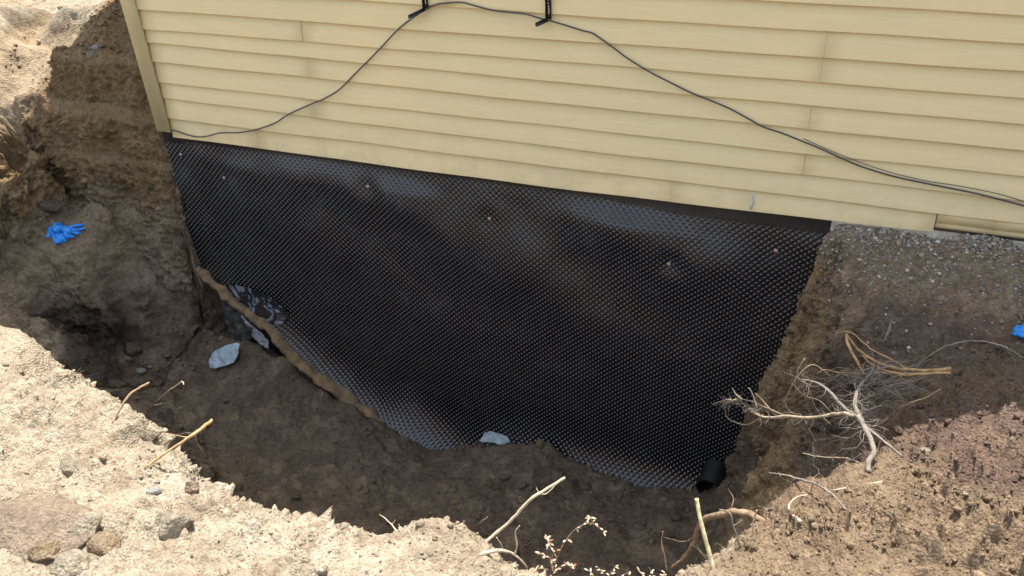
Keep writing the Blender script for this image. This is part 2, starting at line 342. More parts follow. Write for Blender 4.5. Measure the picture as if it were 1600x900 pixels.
# tone of the soil, plus shade painted into the left hollow
def C(*a): return np.array(a)
pale = C(.36, .302, .222); moist = C(.18, .142, .102); ochre = C(.25, .175, .095); bench = C(.275, .225, .155); purple = C(.135, .092, .073); black = C(.18, .138, .098)
nb = np.zeros(len(x_)); nb[fine] = fbm(p+50, 3.1, 4)
nb2 = np.zeros(len(x_)); nb2[fine] = fbm(p+70, 7.7, 4)
def lerp(c, new, m): return c*(1-m[:, None])+new*m[:, None]
c = np.tile(pale, (len(x_), 1))
c = lerp(c, np.tile(C(.43, .37, .285), (len(x_), 1)), sstep(0, .35, nb)*.6)
c = lerp(c, np.tile(C(.20, .155, .105), (len(x_), 1)), sstep(.12, .45, nb2)*.55)
# right hand side: brown topsoil, tan in the near mound
mr = sstep(-.30, -.05, x_+nb*.15)*sstep(-1.9, -.5, z0)
tan_r = C(.22, .16, .105)
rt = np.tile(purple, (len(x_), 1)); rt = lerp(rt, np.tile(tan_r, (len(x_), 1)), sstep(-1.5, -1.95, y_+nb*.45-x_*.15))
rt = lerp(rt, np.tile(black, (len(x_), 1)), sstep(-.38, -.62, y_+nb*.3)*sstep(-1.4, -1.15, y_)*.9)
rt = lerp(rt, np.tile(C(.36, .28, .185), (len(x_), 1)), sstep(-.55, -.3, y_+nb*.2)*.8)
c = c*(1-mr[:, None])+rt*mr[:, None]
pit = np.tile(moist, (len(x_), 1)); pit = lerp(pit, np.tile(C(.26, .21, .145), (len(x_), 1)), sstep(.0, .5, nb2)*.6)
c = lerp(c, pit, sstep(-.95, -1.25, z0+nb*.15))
hollow_shade_ = sstep(-4.15, -4.3, x_)*sstep(-1.07, -1.16, z0)*sstep(-.35, -.45, y_)*sstep(-1.5, -1.42, z0); c = lerp(c, np.tile(C(.075, .06, .048), (len(x_), 1)), hollow_shade_*.85)  # undercut's shade painted as a darker tone into the moist soil
# yellowish subsoil in the cut faces
lf = sstep(-4.0, -4.3, x_)*sstep(.45, .36, z0-.3*(x_ > -5.45)*sstep(-5.5, -5.3, x_))*sstep(-1.15, -.9, z0)
c = lerp(c, lerp(np.tile(bench, (len(x_), 1)), np.tile(ochre, (len(x_), 1)), sstep(-.75, -.35, z0+nb*.25)), lf)
lfs = sstep(-5.35, -5.55, x_)*sstep(-.2, 0, z0)
c = lerp(c, np.tile(C(.36, .28, .19), (len(x_), 1)), lfs*lf)
rf = sstep(.12, .0, x_)*sstep(-.5, -.3, x_)*sstep(-1.5, -1.1, z0)*sstep(-.05, -.3, z0)*sstep(-1.3, -.9, y_)
c = lerp(c, lerp(np.tile(C(.36, .26, .15), (len(x_), 1)), np.tile(C(.44, .30, .15), (len(x_), 1)), sstep(0, .4, nb2)), rf*.85)
c = c*(1+.12*nb2[:, None])
if True:
    fi = np.where(fine)[0]; c[fi] *= (1+.25*(lump*amp/.02-.15))[:, None].clip(.8, 1.25)
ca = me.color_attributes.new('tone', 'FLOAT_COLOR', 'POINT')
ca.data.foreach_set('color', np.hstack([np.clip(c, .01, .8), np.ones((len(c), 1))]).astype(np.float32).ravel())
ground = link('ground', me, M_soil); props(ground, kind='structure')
TONE = c.reshape(NY, NX, 3)
def gpt(x, y):
    j, i = gij(x, y)
    return GF[j, i], GN[j, i]
def gpix(x, y, lift=0.):
    """where the sight line through a photo pixel meets the ground"""
    r = ray(x, y); t = np.linspace(1.2, 9, 900); q = CP+r*t[:, None]
    j, i = gij(q[:, 0], q[:, 1])
    k = np.argmax(GF[j, i, 2] > q[:, 2]-1e-6); o = q[k].copy(); o[2] += lift; return o

# ------------------------------------------------ the house
def lines_to_z(pts):                      # a lap line seen in the photo, as height against x on the wall
    a = np.array([W(x, y, -.012) for x, y in pts]); return a[:, 0], a[:, 2]
LAP = [[(220,-58),(1000,-10),(1250,3.5),(1600,24.4)],
       [(220,-21),(550,0),(1000,30.7),(1250,46.7),(1600,67.5)],
       [(220,14),(450,30.7),(550,39.3),(1000,71),(1250,87.5),(1600,111)],
       [(230,45.7),(450,62.3),(550,71),(1000,106),(1250,125.8),(1600,154.2)],
       [(236.7,66.7),(450,86.7),(550,96.7),(1000,140),(1250,163.5),(1600,194)],
       [(246.7,96.7),(450,117.3),(550,127.7),(1000,175),(1250,200),(1600,234.7)],
       [(255,129.3),(450,151),(550,162.3),(1000,211.7),(1250,239),(1600,275.5)],
       [(261.7,154),(450,176.7),(550,191),(1000,245),(1250,272),(1600,313.8)],
       [(271.7,185),(404,203),(550,220.7),(1000,276.7),(1250,306.7),(1600,349.8)]]
BOT = [(272,214),(640,263.5),(910,299.5),(1100,321),(1294,343.5),(1458,362.5)]
XC = -4.14
XR = W(1460, 350)[0]
sid, t, b = mat('yellow painted clapboard'); tc = nd(t, 'ShaderNodeTexCoord')
mp = nd(t, 'ShaderNodeMapping'); mp.inputs['Scale'].default_value = (1.5, 1, 24); t.links.new(tc.outputs['Object'], mp.inputs[0])
n = nd(t, 'ShaderNodeTexNoise', Scale=3., Detail=6., Roughness=.5); t.links.new(mp.outputs[0], n.inputs['Vector'])
cc = ramp(t, n.outputs['Fac'], [(.3, (.73, .575, .305)), (.7, (.77, .62, .335))]).outputs[0]
n2 = nd(t, 'ShaderNodeTexNoise', Scale=1.1, Detail=4.); t.links.new(tc.outputs['Object'], n2.inputs['Vector'])
cc = mixc(t, cc, ramp(t, n2.outputs['Fac'], [(.3, (.95, .97, .95)), (.7, (1.05, 1.01, .98))]).outputs[0], 1., 'MULTIPLY')
n4 = nd(t, 'ShaderNodeTexNoise', Scale=26., Detail=6., Roughness=.7); t.links.new(tc.outputs['Object'], n4.inputs['Vector'])
cc = mixc(t, cc, (.28, .22, .13), mixc(t, ramp(t, n4.outputs['Fac'], [(.70, (0, 0, 0)), (.80, (.7, .7, .7))]).outputs[0], (1, 1, 1), 1., 'MULTIPLY'))
sg = nd(t, 'ShaderNodeSeparateXYZ'); t.links.new(tc.outputs['Object'], sg.inputs[0])              # splashed dirt on the lowest boards
mr_ = nd(t, 'ShaderNodeMapRange'); t.links.new(sg.outputs[2], mr_.inputs[0]); mr_.inputs[1].default_value = .34; mr_.inputs[2].default_value = .0
n5 = nd(t, 'ShaderNodeTexNoise', Scale=7., Detail=8., Roughness=.7); t.links.new(tc.outputs['Object'], n5.inputs['Vector'])
ml = nd(t, 'ShaderNodeMath', operation='MULTIPLY'); t.links.new(mr_.outputs[0], ml.inputs[0])
t.links.new(ramp(t, n5.outputs['Fac'], [(.45, (0, 0, 0)), (.78, (.5, .5, .5))]).outputs[0], ml.inputs[1])
cc = mixc(t, cc, (.40, .31, .17), ml.outputs[0])
t.links.new(cc, b.inputs['Base Color']); b.inputs['Roughness'].default_value = .52; b.inputs['Specular IOR Level'].default_value = .35
bp = nd(t, 'ShaderNodeBump', Strength=.25, Distance=.003); t.links.new(n.outputs['Fac'], bp.inputs['Height']); t.links.new(bp.outputs[0], b.inputs['Normal'])
M_sid = sid
M_trim = simple('cream painted corner trim', (.66, .575, .33), .5, .08, 6, .12, 90)
M_conc = simple('grey foundation concrete', (.16, .16, .155), .9, .3, 12, .5, 50)
M_shadow_roof = simple('dark roof shingle', (.07, .065, .06), .9, .2, 8)
house = empty('house', (XC, 0, 0)); props(house, 'house wall of pale yellow painted clapboards above the dug out pit', 'house')
def hp(mb, name, m, smooth=False):
    o = mb.build(name, m, None, smooth); o.parent = house; o.matrix_parent_inverse = house.matrix_basis.inverted() if False else Matrix.Translation(-house.location); return o
HT = 2.7; XE = 12.
joints = {1: [(1298, 20)], 2: [(1285, 100), (473, 50)], 3: [], 4: [(1272, 145), (484, 108)], 5: [], 6: [(1262, 222), (492, 170)], 7: [], 8: [(1052, 268), (404, 215)], 0: [(700, 10)]}
ztop = [None]*9
xs_f = np.linspace(XC+.09, XE, 140)
mb = MB()
def zline(k, x):
    if k < 0:
        X_, Z_ = lines_to_z(LAP[0]); return np.interp(x, X_, Z_)+.112*(-k)
    X_, Z_ = lines_to_z(LAP[k] if k < 9 else BOT)
    return np.interp(x, X_, Z_)
n_up = int((HT-.95)/.112)
for k in range(-n_up, 10):               # board between lap line k-1 (top) and k (bottom)
    cuts = [XC+.088, XE if k < 9 else XR]
    if k in joints or (k-1) in joints:
        cuts += [W(x, y)[0] for x, y in joints.get(k-1 if k < 9 else 8, [])]
    if k < 0: cuts += [-2.2+1.7*((k*7) % 5)/2.]
    cuts = sorted(cuts)
    for a, bb in zip(cuts[:-1], cuts[1:]):
        xx = np.linspace(a+.0004, bb-.0004, max(3, int((bb-a)/.12)))
        zb = zline(k, xx); zt = zline(k-1, xx)+.018
        wob = .0012*np.array([math.sin(v*3.1+k*2)+math.sin(v*7.3+k) for v in xx])
        yo = random.uniform(-.0015, .0015)
        prof = [(-.0015, zt, .0), (-.0140, zb+.004, 0), (-.0155, zb+.0015, 0), (-.0148, zb, 0), (-.003, zb+.0005, 0)]
        V = []
        for (yy, zz_, _) in prof: V.append(np.stack([xx, np.full_like(xx, yy+yo)+(wob if yy < -.002 else 0), zz_+(wob*.6 if yy < -.002 else 0)], 1))
        V.append(np.stack([xx, np.full_like(xx, .004), zt], 1)); V.append(np.stack([xx, np.full_like(xx, .004), zb], 1))
        n_ = len(xx); order = [6, 4, 3, 2, 1, 0, 5]; VV = np.vstack([V[o_] for o_ in order]); m_ = len(order); Qs = []
        for r_ in range(m_):
            r2 = (r_+1) % m_
            i_ = np.arange(n_-1); Qs.append(np.stack([r_*n_+i_, r_*n_+i_+1, r2*n_+i_+1, r2*n_+i_], -1))
        T_ = []
        for e_ in (0, n_-1):
            for r_ in range(1, m_-1): T_.append((e_, r_*n_+e_, (r_+1)*n_+e_))
        mb.add(VV, np.vstack(Qs), T_)
hp(mb, 'clapboard_siding', M_sid)
mb = MB(); cz = W(262, 206, -.02)[2]
V = []
mb.box((XC-.022, -.026, cz), (XC+.085, .0, HT)); mb.box((XC-.024, .0005, cz), (XC-.003, .09, HT)); hp(mb, 'corner_board', M_trim)
mb = MB()
for k in range(-n_up, 9):                # left side wall, seen from a step to the left
    z1 = float(zline(k, XC)); z2 = float(zline(k-1, XC))
    V = [(XC-.001, .09, z2+.01), (XC-.013, .09, z1), (XC+.0, .09, z1), (XC-.001, 8.6, z2+.01), (XC-.013, 8.6, z1), (XC+.0, 8.6, z1)]
    mb.add(V, [(0, 3, 4, 1), (1, 4, 5, 2), (2, 5, 3, 0)], [(0, 1, 2), (3, 5, 4)])
hp(mb, 'side_siding', M_sid)
mb = MB(); mb.box((XC+.005, .006, -2.5), (XE, .25, .04)); mb.box((XC+.005, .2505, -2.5), (XC+.25, 8.6, .04)); hp(mb, 'foundation', M_conc)
mb = MB(); mb.box((XC+.004, .0045, .041), (XE, .1, HT)); mb.box((XC+.004, .101, .041), (XC+.1, 8.6, HT)); hp(mb, 'sheathing', simple('sheathing', (.2, .16, .1)))
mb = MB(); xx = np.linspace(XR+.004, 3.2, 12); zz_ = zline(8, xx)
for a_, b_, za, zc_ in zip(xx[:-1], xx[1:], zz_[:-1], zz_[1:]):
    for d0, d1, yf in ((-.046, .01, -.0125), (-.075, -.050, -.009)):
        V = [(a_, yf, za+d0), (b_, yf, zc_+d0), (b_, .004, zc_+d0), (a_, .004, za+d0), (a_, yf+.008, za+d1), (b_, yf+.008, zc_+d1), (b_, .004, zc_+d1), (a_, .004, za+d1)]
        mb.add(V, [(0,3,2,1),(4,5,6,7),(0,1,5,4),(1,2,6,5),(2,3,7,6),(3,0,4,7)])
hp(mb, 'starter_strip', M_sid)
mb = MB(); a_ = W(1176, 304, -.017); b_ = W(1173, 327, -.019); mb.tube([a_, a_*.5+b_*.5+(.002, -.001, 0), b_], [.003, .0075, .005], 8, .3, .5); hp(mb, 'paint_scrape', simple('bare white primer', (.8, .8, .76), .6))
edge_ = [(181,1),(126,46),(76,100),(62,150),(44,186)]  # shadow edge on the ground, followed by the slab overhead
ev_ = [gpix(*q) for q in edge_]; print('EDGE', [v.round(2).tolist() for v in ev_], [gpix(*q).round(2).tolist() for q in [(20,240),(3,275),(5,300),(30,440),(3,470)]])
pe_ = [(v[0]-SX*(HT-v[2]), v[1]-SY*(HT-v[2])) for v in ev_]
pl = [(-5.46,-.3)]+pe_[::-1]+[(pe_[0][0]-.9, pe_[0][1]+1.6), (pe_[0][0]-.9, 9), (12,9),(12,-.3)]
V = [(x, y, HT) for x, y in pl]+[(x, y, HT+.16) for x, y in pl]; n_ = len(pl)
bm = bmesh.new(); vs = [bm.verts.new(v) for v in V]; bm.faces.new(vs[:n_]); bm.faces.new(vs[n_:][::-1])
for i_ in range(n_): bm.faces.new((vs[i_], vs[n_+i_], vs[n_+(i_+1) % n_], vs[(i_+1) % n_]))
bmesh.ops.recalc_face_normals(bm, faces=bm.faces); me = bpy.data.meshes.new('shadow_roof'); bm.to_mesh(me); o = link('shadow_roof', me, M_shadow_roof); o.parent = house; o.matrix_parent_inverse = Matrix.Translation(-house.location)  # unseen slab overhead, its outline shaped to cast the ground's shadow edge

# ------------------------------------------------ dimpled drainage membrane
mem, t, b = mat('black dimpled plastic'); tc = nd(t, 'ShaderNodeTexCoord')
n = nd(t, 'ShaderNodeTexNoise', Scale=5., Detail=9., Roughness=.72); t.links.new(tc.outputs['Object'], n.inputs['Vector'])
dust = ramp(t, n.outputs['Fac'], [(.46, (.004, .004, .005)), (.6, (.010, .011, .013)), (.78, (.05, .05, .05))])
t.links.new(dust.outputs[0], b.inputs['Base Color'])
rr_ = ramp(t, n.outputs['Fac'], [(.4, (.19,)*3), (.75, (.38,)*3)]); t.links.new(rr_.outputs[0], b.inputs['Roughness'])
b.inputs['Specular IOR Level'].default_value = 1.
M_mem = mem
MZL = float(W(318, 425)[2]); 
RIDGE = [(318,423),(332,436),(350,452),(375,475),(400,494),(430,518),(452,545),(480,573),(510,594),(545,620),(590,650),(640,674)]
def ridge3(k): x, y = RIDGE[k]; f_ = k/(len(RIDGE)-1); return W(x, y, -.03-.12*min(1, f_*1.6))
RP = np.array([ridge3(k) for k in range(len(RIDGE))])
def zb_m(x): return np.where(x < RP[-1, 0], np.interp(x, RP[:, 0], RP[:, 2]), np.interp(x, [RP[-1, 0], RP[-1, 0]+.35], [RP[-1, 2], -2.14]))
FAST = [(282,242),(350,278),(576,290),(765,341),(1046,410),(1212,392)]
BUMP = []
for px_, py_, wx_, wz_, h_ in [(470,262,.30,.19,.042),(640,315,.28,.2,.036),(830,395,.15,.24,.040),(975,350,.30,.19,.045),(1110,400,.20,.15,.038),(560,300,.10,.14,.02),(760,310,.1,.14,.02),(700,380,.2,.2,.02),(380,330,.2,.16,.02),(1180,440,.14,.2,.02),(900,470,.2,.25,.02),(1000,520,.25,.2,.018),(600,430,.25,.2,.015)]:
    q_ = W(px_, py_); BUMP.append((q_[0], q_[2], wx_, wz_, h_))
fpos = np.array([W(x, y, -.02) for x, y in FAST])
def ymem(x, z):
    q = np.stack([x*1., np.zeros_like(x), z*1.], 1)
    y = -.020-.030*fbm(q*np.array([1., 1, .8])+np.array([3.3, 0, z.mean()*0+1.7]), 1.5, 3, .42)*sstep(-2.0, -.7, z)-.004*fbm(q, 4., 2)
    # sagging folds running down from the fastenings
    y = y-.016*np.sin((x*.8+z*1.1)*6.0+1.2)*sstep(-1.4, -.35, z)*sstep(.0, -.15, z)
    for bx, bz, ax_, az_, h_ in BUMP:
        y = y-h_*np.exp(-((x-bx)/ax_)**2-((z-bz)/az_)**2)
    for f in fpos:
        r2 = (x-f[0])**2+(z-f[2])**2; y = y*(1-.6*np.exp(-r2/.006))+(-.013)*.6*np.exp(-r2/.006)
    tt = np.clip((zb_m(x)+.15*sstep(-2.1, -1.7, x)+.36-z)/.34, 0, 1.3); y = y-(.15*tt**3)*sstep(-4.2, -3.3, x)*(.72+.28*sstep(-2.9, -2.3, x))
    bulge = np.exp(-((x+2.45)/.3)**2)*np.clip((zb_m(x)+.3-z)/.3, 0, 1); y = y-.05*bulge
    return np.minimum(-.0085+(y+.0085)*sstep(.02, -.17, z), -.006)
hx = .0182; hz = .0172
cells = []
zt0 = .03
na = int(4.16/hx)+2; nbv = int(2.3/hz)
cx = []; cz_ = []
for r_ in range(1, nbv):
    for q_ in range(0, na):
        if (q_+r_) % 2: continue
        x = XC+.012+q_*hx; z = .02-r_*hz
        if z > -.006-.038*float(sstep(-1.35, -.55, x)) or (x < -3.95 and z > -.03): continue
        if x > .02 or z < zb_m(np.array(x))+.006: continue
        cx.append(x); cz_.append(z)
cx = np.array(cx); cz_ = np.array(cz_); nc = len(cx); K = 12
th = np.arange(K)/K*2*np.pi
dirs = np.stack([np.cos(th), np.sin(th)], 1)
# diamond border points at the K directions
brd = dirs/(np.abs(dirs[:, :1])/hx+np.abs(dirs[:, 1:])/hz)
rings = [(brd, 0.), (dirs*.0098, 0.), (dirs*.0084, .0016), (dirs*.0052, .0066), (dirs*.0036, .0074)]
allv = []
for rg, dep in rings:
    xx = cx[:, None]+rg[None, :, 0]; zz_ = cz_[:, None]+rg[None, :, 1]
    yy = ymem(xx.ravel(), zz_.ravel()).reshape(xx.shape)+dep
    allv.append(np.stack([xx, yy, zz_], -1))
cen = np.stack([cx, ymem(cx, cz_)+.0076, cz_], -1)[:, None]
V = np.concatenate(allv+[cen], 1); per = V.shape[1]; V = V.reshape(-1, 3)
off = np.arange(nc)[:, None]*per; Qs = []; k_ = np.arange(K); k2 = (k_+1) % K
for r_ in range(len(rings)-1):
    Qs.append(np.stack([off+r_*K+k_, off+r_*K+k2, off+(r_+1)*K+k2, off+(r_+1)*K+k_], -1).reshape(-1, 4))
r_ = len(rings)-1; T_ = np.stack([off+r_*K+k_, off+r_*K+k2, off+per-1+0*k_], -1).reshape(-1, 3)
membrane = empty('drainage_membrane', (XC, 0, -2)); props(membrane, 'black dimpled plastic drainage sheet nailed over the foundation wall', 'membrane')
def mp_(o, par=None):
    o.parent = par or membrane; return o
me = mesh_np('dimpled_sheet', V-np.array([XC, 0, -2]), [np.vstack(Qs)[:, ::-1], T_[:, ::-1]])
o = link('dimpled_sheet', me, M_mem, membrane)
# smooth top flange
xx = np.linspace(XC-.003, .03, 260); zz_ = np.linspace(.035, 0, 8); XX, ZZ = np.meshgrid(xx, zz_); low_ = -.006-.038*sstep(-1.35, -.55, xx)-.03*sstep(-3.85, -3.95, xx); ZZ = .035+(low_[None]-.012-.035)*(1-zz_[:, None]/.035)
YY = ymem(XX.ravel(), np.minimum(ZZ.ravel(), -.0)).reshape(XX.shape)
YY = YY+.0012
V = np.stack([XX, YY, ZZ], -1).reshape(-1, 3)-np.array([XC, 0, -2]); n_ = len(xx); a_, b_ = np.meshgrid(np.arange(7), np.arange(n_-1), indexing='ij'); q0 = a_*n_+b_
link('top_flange', mesh_np('top_flange', V, np.stack([q0, q0+n_, q0+n_+1, q0+1], -1).reshape(-1, 4)), simple('smooth black plastic', (.018, .016, .016), .4, .3, 8, spec=.45), membrane)
M_wash = simple('pinkish washer', (.62, .36, .31), .45, .2, 200); M_nail = simple('steel nail head', (.5, .48, .46), .35, .1, 100, metallic=.7)
for f in fpos:
    y = float(ymem(np.array([f[0]]), np.array([f[2]]))[0])-.004
    mb = MB(); L = np.array([f[0]-XC, y, f[2]+2])
    mb.tube([L+(0, .003, 0), L+(0, -.001, 0), L+(0, -.003, 0)], [.0105, .0105, .0085], 14); wo = mb.build('fastener', M_wash, membrane)
    mb = MB(); mb.tube([L+(0, -.003, 0), L+(0, -.0055, 0), L+(0, -.007, 0)], [.0045, .0045, .003], 10); mb.build('nail_head', M_nail, wo)

# ------------------------------------------------ loose things
def top(o, label, cat, group=None): return props(o, label, cat, group)
def ico(sub, seed):
    bm = bmesh.new(); bmesh.ops.create_icosphere(bm, subdivisions=sub, radius=1); bm.verts.ensure_lookup_table()
    V = np.array([v.co[:] for v in bm.verts]); T = np.array([[v.index for v in f.verts] for f in bm.faces]); bm.free()
    r = np.random.default_rng(seed)
    for _ in range(9 if sub > 1 else 6):      # broken facets
        n = r.standard_normal(3); n /= np.linalg.norm(n); h = r.uniform(.55, .85); dd_ = V@n-h; m = dd_ > 0; V[m] -= n*(dd_[m, None]*.92)
    V *= 1+(.10*fbm(V+seed, 1.7, 3)+.03*fbm(V+seed, 7., 2))[:, None]; return V, T
PROTO1 = [ico(1, 100+k) for k in range(8)]; PROTO2 = [ico(2, 200+k) for k in range(8)]
def rot_rand(n):
    q = rng.standard_normal((n, 4)); q /= np.linalg.norm(q, axis=1)[:, None]; a, b_, c_, d_ = q.T
    return np.stack([np.stack([a*a+b_*b_-c_*c_-d_*d_, 2*(b_*c_-a*d_), 2*(b_*d_+a*c_)], 1), np.stack([2*(b_*c_+a*d_), a*a-b_*b_+c_*c_-d_*d_, 2*(c_*d_-a*b_)], 1), np.stack([2*(b_*d_-a*c_), 2*(c_*d_+a*b_), a*a-b_*b_-c_*c_+d_*d_], 1)], 1)
def scatter(name, n, box, smin, smax, pw, dens=None, colf=None, protos=PROTO1, flat=.7, sink=.25, m=None, label=None):
    vs = []; ts = []; cs = []; off = 0
    xs = rng.uniform(box[0], box[1], n*6); ys = rng.uniform(box[2], box[3], n*6)
    j, i = gij(xs, ys); pos = GF[j, i]; nor = GN[j, i]
    ok = np.ones(len(xs), bool) if dens is None else rng.random(len(xs)) < dens(pos, nor)
    idx = np.where(ok)[0][:n]; pos = pos[idx]; nor = nor[idx]; ton = TONE[j[idx], i[idx]]; k = len(idx)
    sz = smin*(1-rng.random(k)*(1-(smin/smax)**pw))**(-1/pw)
    ya_ = rng.uniform(0, 6.283, k); t1 = rng.normal(0, .28, k); t2 = rng.normal(0, .28, k); z_ = np.zeros(k); o_ = np.ones(k)
    Rz = np.stack([np.stack([np.cos(ya_), -np.sin(ya_), z_], 1), np.stack([np.sin(ya_), np.cos(ya_), z_], 1), np.stack([z_, z_, o_], 1)], 1)
    Rx = np.stack([np.stack([o_, z_, z_], 1), np.stack([z_, np.cos(t1), -np.sin(t1)], 1), np.stack([z_, np.sin(t1), np.cos(t1)], 1)], 1)
    Ry = np.stack([np.stack([np.cos(t2), z_, np.sin(t2)], 1), np.stack([z_, o_, z_], 1), np.stack([-np.sin(t2), z_, np.cos(t2)], 1)], 1)
    R = Rz@Rx@Ry; sc3 = sz[:, None]*rng.uniform([.75, .6, flat*.7], [1.15, 1., flat*1.1], (k, 3))
    pid = rng.integers(0, len(protos), k)
    for q in range(len(protos)):
        s_ = np.where(pid == q)[0]
        if not len(s_): continue
        V, T = protos[q]; VV = np.einsum('nij,nvj->nvi', R[s_], V[None]*sc3[s_][:, None])+(pos[s_]+nor[s_]*(sz[s_]*(.5-sink))[:, None])[:, None]
        vs.append(VV.reshape(-1, 3)); ts.append((T[None]+(np.arange(len(s_))*len(V))[:, None, None]+off).reshape(-1, 3)); off += len(s_)*len(V)
        cc_ = (colf(pos[s_], ton[s_]) if colf else ton[s_]*rng.uniform(.85, 1.25, (len(s_), 1)))
        cs.append(np.repeat(cc_, len(V), axis=0))
    me = mesh_np(name, np.vstack(vs), np.vstack(ts), smooth=False)
    ca = me.color_attributes.new('tone', 'FLOAT_COLOR', 'POINT'); cv = np.vstack(cs)
    ca.data.foreach_set('color', np.hstack([np.clip(cv, .01, .85), np.ones((len(cv), 1))]).astype(np.float32).ravel())
    o = link(name, me, m or M_soil); props(o, label=label, kind='stuff'); return o
def pn2(pos, sc, s=0.): return fbm(np.stack([pos[:, 0], pos[:, 1], pos[:, 2]*0+s], 1), sc, 3)
def d_near(pos, nor): return np.clip(.15+1.3*pn2(pos, 2.2, 3.), .04, 1)*(pos[:, 2] > -.25)*(pos[:, 1] < -1.2)
scatter('soil_clods', 5200, (-4.3, .1, -3.3, -1.4), .003, .032, 2.3, d_near, label='pale dry clods scattered on the near spoil bank')
scatter('topsoil_clods', 8500, (-.5, 1.6, -2.8, -.6), .0035, .028, 2.2, lambda p_, n_: (p_[:, 2] > -.35)*np.clip(.5+pn2(p_, 3., 9.), .1, 1), label='brown crumbs of topsoil on the right hand mound')
scatter('pit_crumbs', 4200, (-4.9, .2, -1.6, -.02), .003, .020, 2.4, lambda p_, n_: (p_[:, 2] < -.5)*np.clip(.2+1.6*pn2(p_, 1.6, 4.), .06, 1)*(n_[:, 2] > .5),
        colf=lambda p_, t_: t_*rng.uniform(.7, 1.9, (len(t_), 1)), label='small stones and crumbs on the dark pit floor')
scatter('pit_clods', 320, (-4.7, .1, -1.5, -.06), .012, .045, 1.8, lambda p_, n_: (p_[:, 2] < -.9)*np.clip(.15+1.8*pn2(p_, 1.3, 8.), .05, 1)*(n_[:, 2] > .45), colf=lambda p_, t_: t_*rng.uniform(.8, 1.3, (len(t_), 1)), protos=PROTO2, label='earth clods fallen onto the pit floor')
scatter('bank_clods', 2600, (-5.5, -4.15, -.5, 1.3), .004, .030, 2.2, lambda p_, n_: np.clip(.3+1.2*pn2(p_, 3., 5.), .05, 1)*np.where(p_[:, 1] > .28, 1., .5)*(p_[:, 1] > -.15), colf=lambda p_, t_: t_*rng.uniform(.7, 1.35, (len(t_), 1)), label='crumbly earth clods along the cut bank left of the house')
scatter('far_clods', 1600, (-8.5, -4.9, -1.0, 3.), .006, .035, 2.2, lambda p_, n_: np.clip(.2+1.4*pn2(p_, 1.5, 6.), .03, 1)*(p_[:, 2] > -.4), label='pale clods on the sunlit ground beyond the pit')
GRC = np.array([(.36, .34, .31), (.27, .255, .235), (.42, .38, .32), (.30, .24, .18), (.50, .46, .40), (.22, .20, .18), (.36, .29, .22)])
gm = lambda p_, n_: np.where(p_[:, 0] > 0, 1, 0)*(np.exp(-np.clip(-p_[:, 1]-.03-.10*pn2(p_, 2.5, 2.), 0, 9)/.12))*(p_[:, 2] > -.3)
M_grav, t, b = mat('gravel stone'); at = nd(t, 'ShaderNodeAttribute', attribute_name='tone'); tc = nd(t, 'ShaderNodeTexCoord')
n = nd(t, 'ShaderNodeTexNoise', Scale=120., Detail=5.); t.links.new(tc.outputs['Object'], n.inputs['Vector'])
t.links.new(mixc(t, at.outputs['Color'], ramp(t, n.outputs['Fac'], [(.3, (.7, .7, .7)), (.7, (1.2, 1.2, 1.2))]).outputs[0], 1., 'MULTIPLY'), b.inputs['Base Color']); b.inputs['Roughness'].default_value = .8
scatter('gravel', 3200, (.0, 1.7, -.75, -.0), .0055, .016, 2.6, gm, colf=lambda p_, t_: GRC[rng.integers(0, len(GRC), len(t_))]*rng.uniform(.75, 1.15, (len(t_), 1)), protos=PROTO2, flat=.75, sink=.12, m=M_grav, label='grey gravel strip lying along the foot of the siding')
# root hairs and straw
M_root = simple('dry pale root', (.36, .285, .195), .8, .35, 40, .4, 200); M_rootg = simple('weathered grey root', (.25, .215, .175), .85, .3, 40, .5, 160)
M_rooty = simple('peeled yellow root', (.50, .33, .15), .7, .35, 30, .5, 150, col2=(.25, .15, .07)); M_rootb = simple('brown root bark', (.30, .21, .13), .8, .4, 30, .6, 140)
M_root2 = simple('brown fine root', (.33, .25, .16), .8, .35, 40, .4, 200); M_stick = simple('pale bleached stick', (.52, .43, .30), .7, .25, 40, .4, 160); M_straw = simple('dry straw', (.40, .29, .17), .8, .3, 30)
def wander(p0, dr, L, n=7, curl=.5):
    pts = [np.array(p0, float)]; dr = np.array(dr, float); dr /= np.linalg.norm(dr)+1e-9
    for _ in range(n-1):
        dr = dr+rng.standard_normal(3)*curl*.35; dr /= np.linalg.norm(dr); pts.append(pts[-1]+dr*L/(n-1))
    return np.array(pts)
def hairs(name, spots, m, label, L=(.03, .10), r=.0009):
    mb = MB()
    for (x, y, nor) in spots:
        p_, n_ = gpt(x, y); dr = rng.standard_normal(3)*[1, 1, .45]+n_*nor
        mb.tube(wander(p_-n_*.003, dr, rng.uniform(*L), 7, .9), np.linspace(r*rng.uniform(.7, 1.3), r*.4, 7), 4)
    o = mb.build(name, m); props(o, label=label, kind='stuff'); return o
def U(n, x0, x1, y0, y1, nor): return [(rng.uniform(x0, x1), rng.uniform(y0, y1), nor) for _ in range(n)]
hairs('straw_litter', U(420, .02, 1.5, -.28, -.01, .25), M_straw, 'brown straw and needles on the gravel by the siding', (.03, .09), .0011)
hairs('root_hairs', U(60, -3.6, -.5, -2.9, -2.1, .5)+U(120, -.3, .5, -2.3, -1.3, .7)+U(120, .05, 1.4, -1.2, -.5, .3)+U(110, -.15, .22, -1.1, -.05, .6)+U(130, -5.4, -4.15, -.05, .3, .5)+U(60, -4.8, -3., -1., -.1, .1), M_root, 'fine dry root hairs sticking out of the soil', (.03, .11), .0009)
hairs('cut_edge_roots', [(rng.uniform(.02, .14), rng.uniform(-.65, -.08), .8) for _ in range(90)], M_straw, 'tan fibrous roots hanging from the cut edge beside the membrane', (.06, .17), .0011)

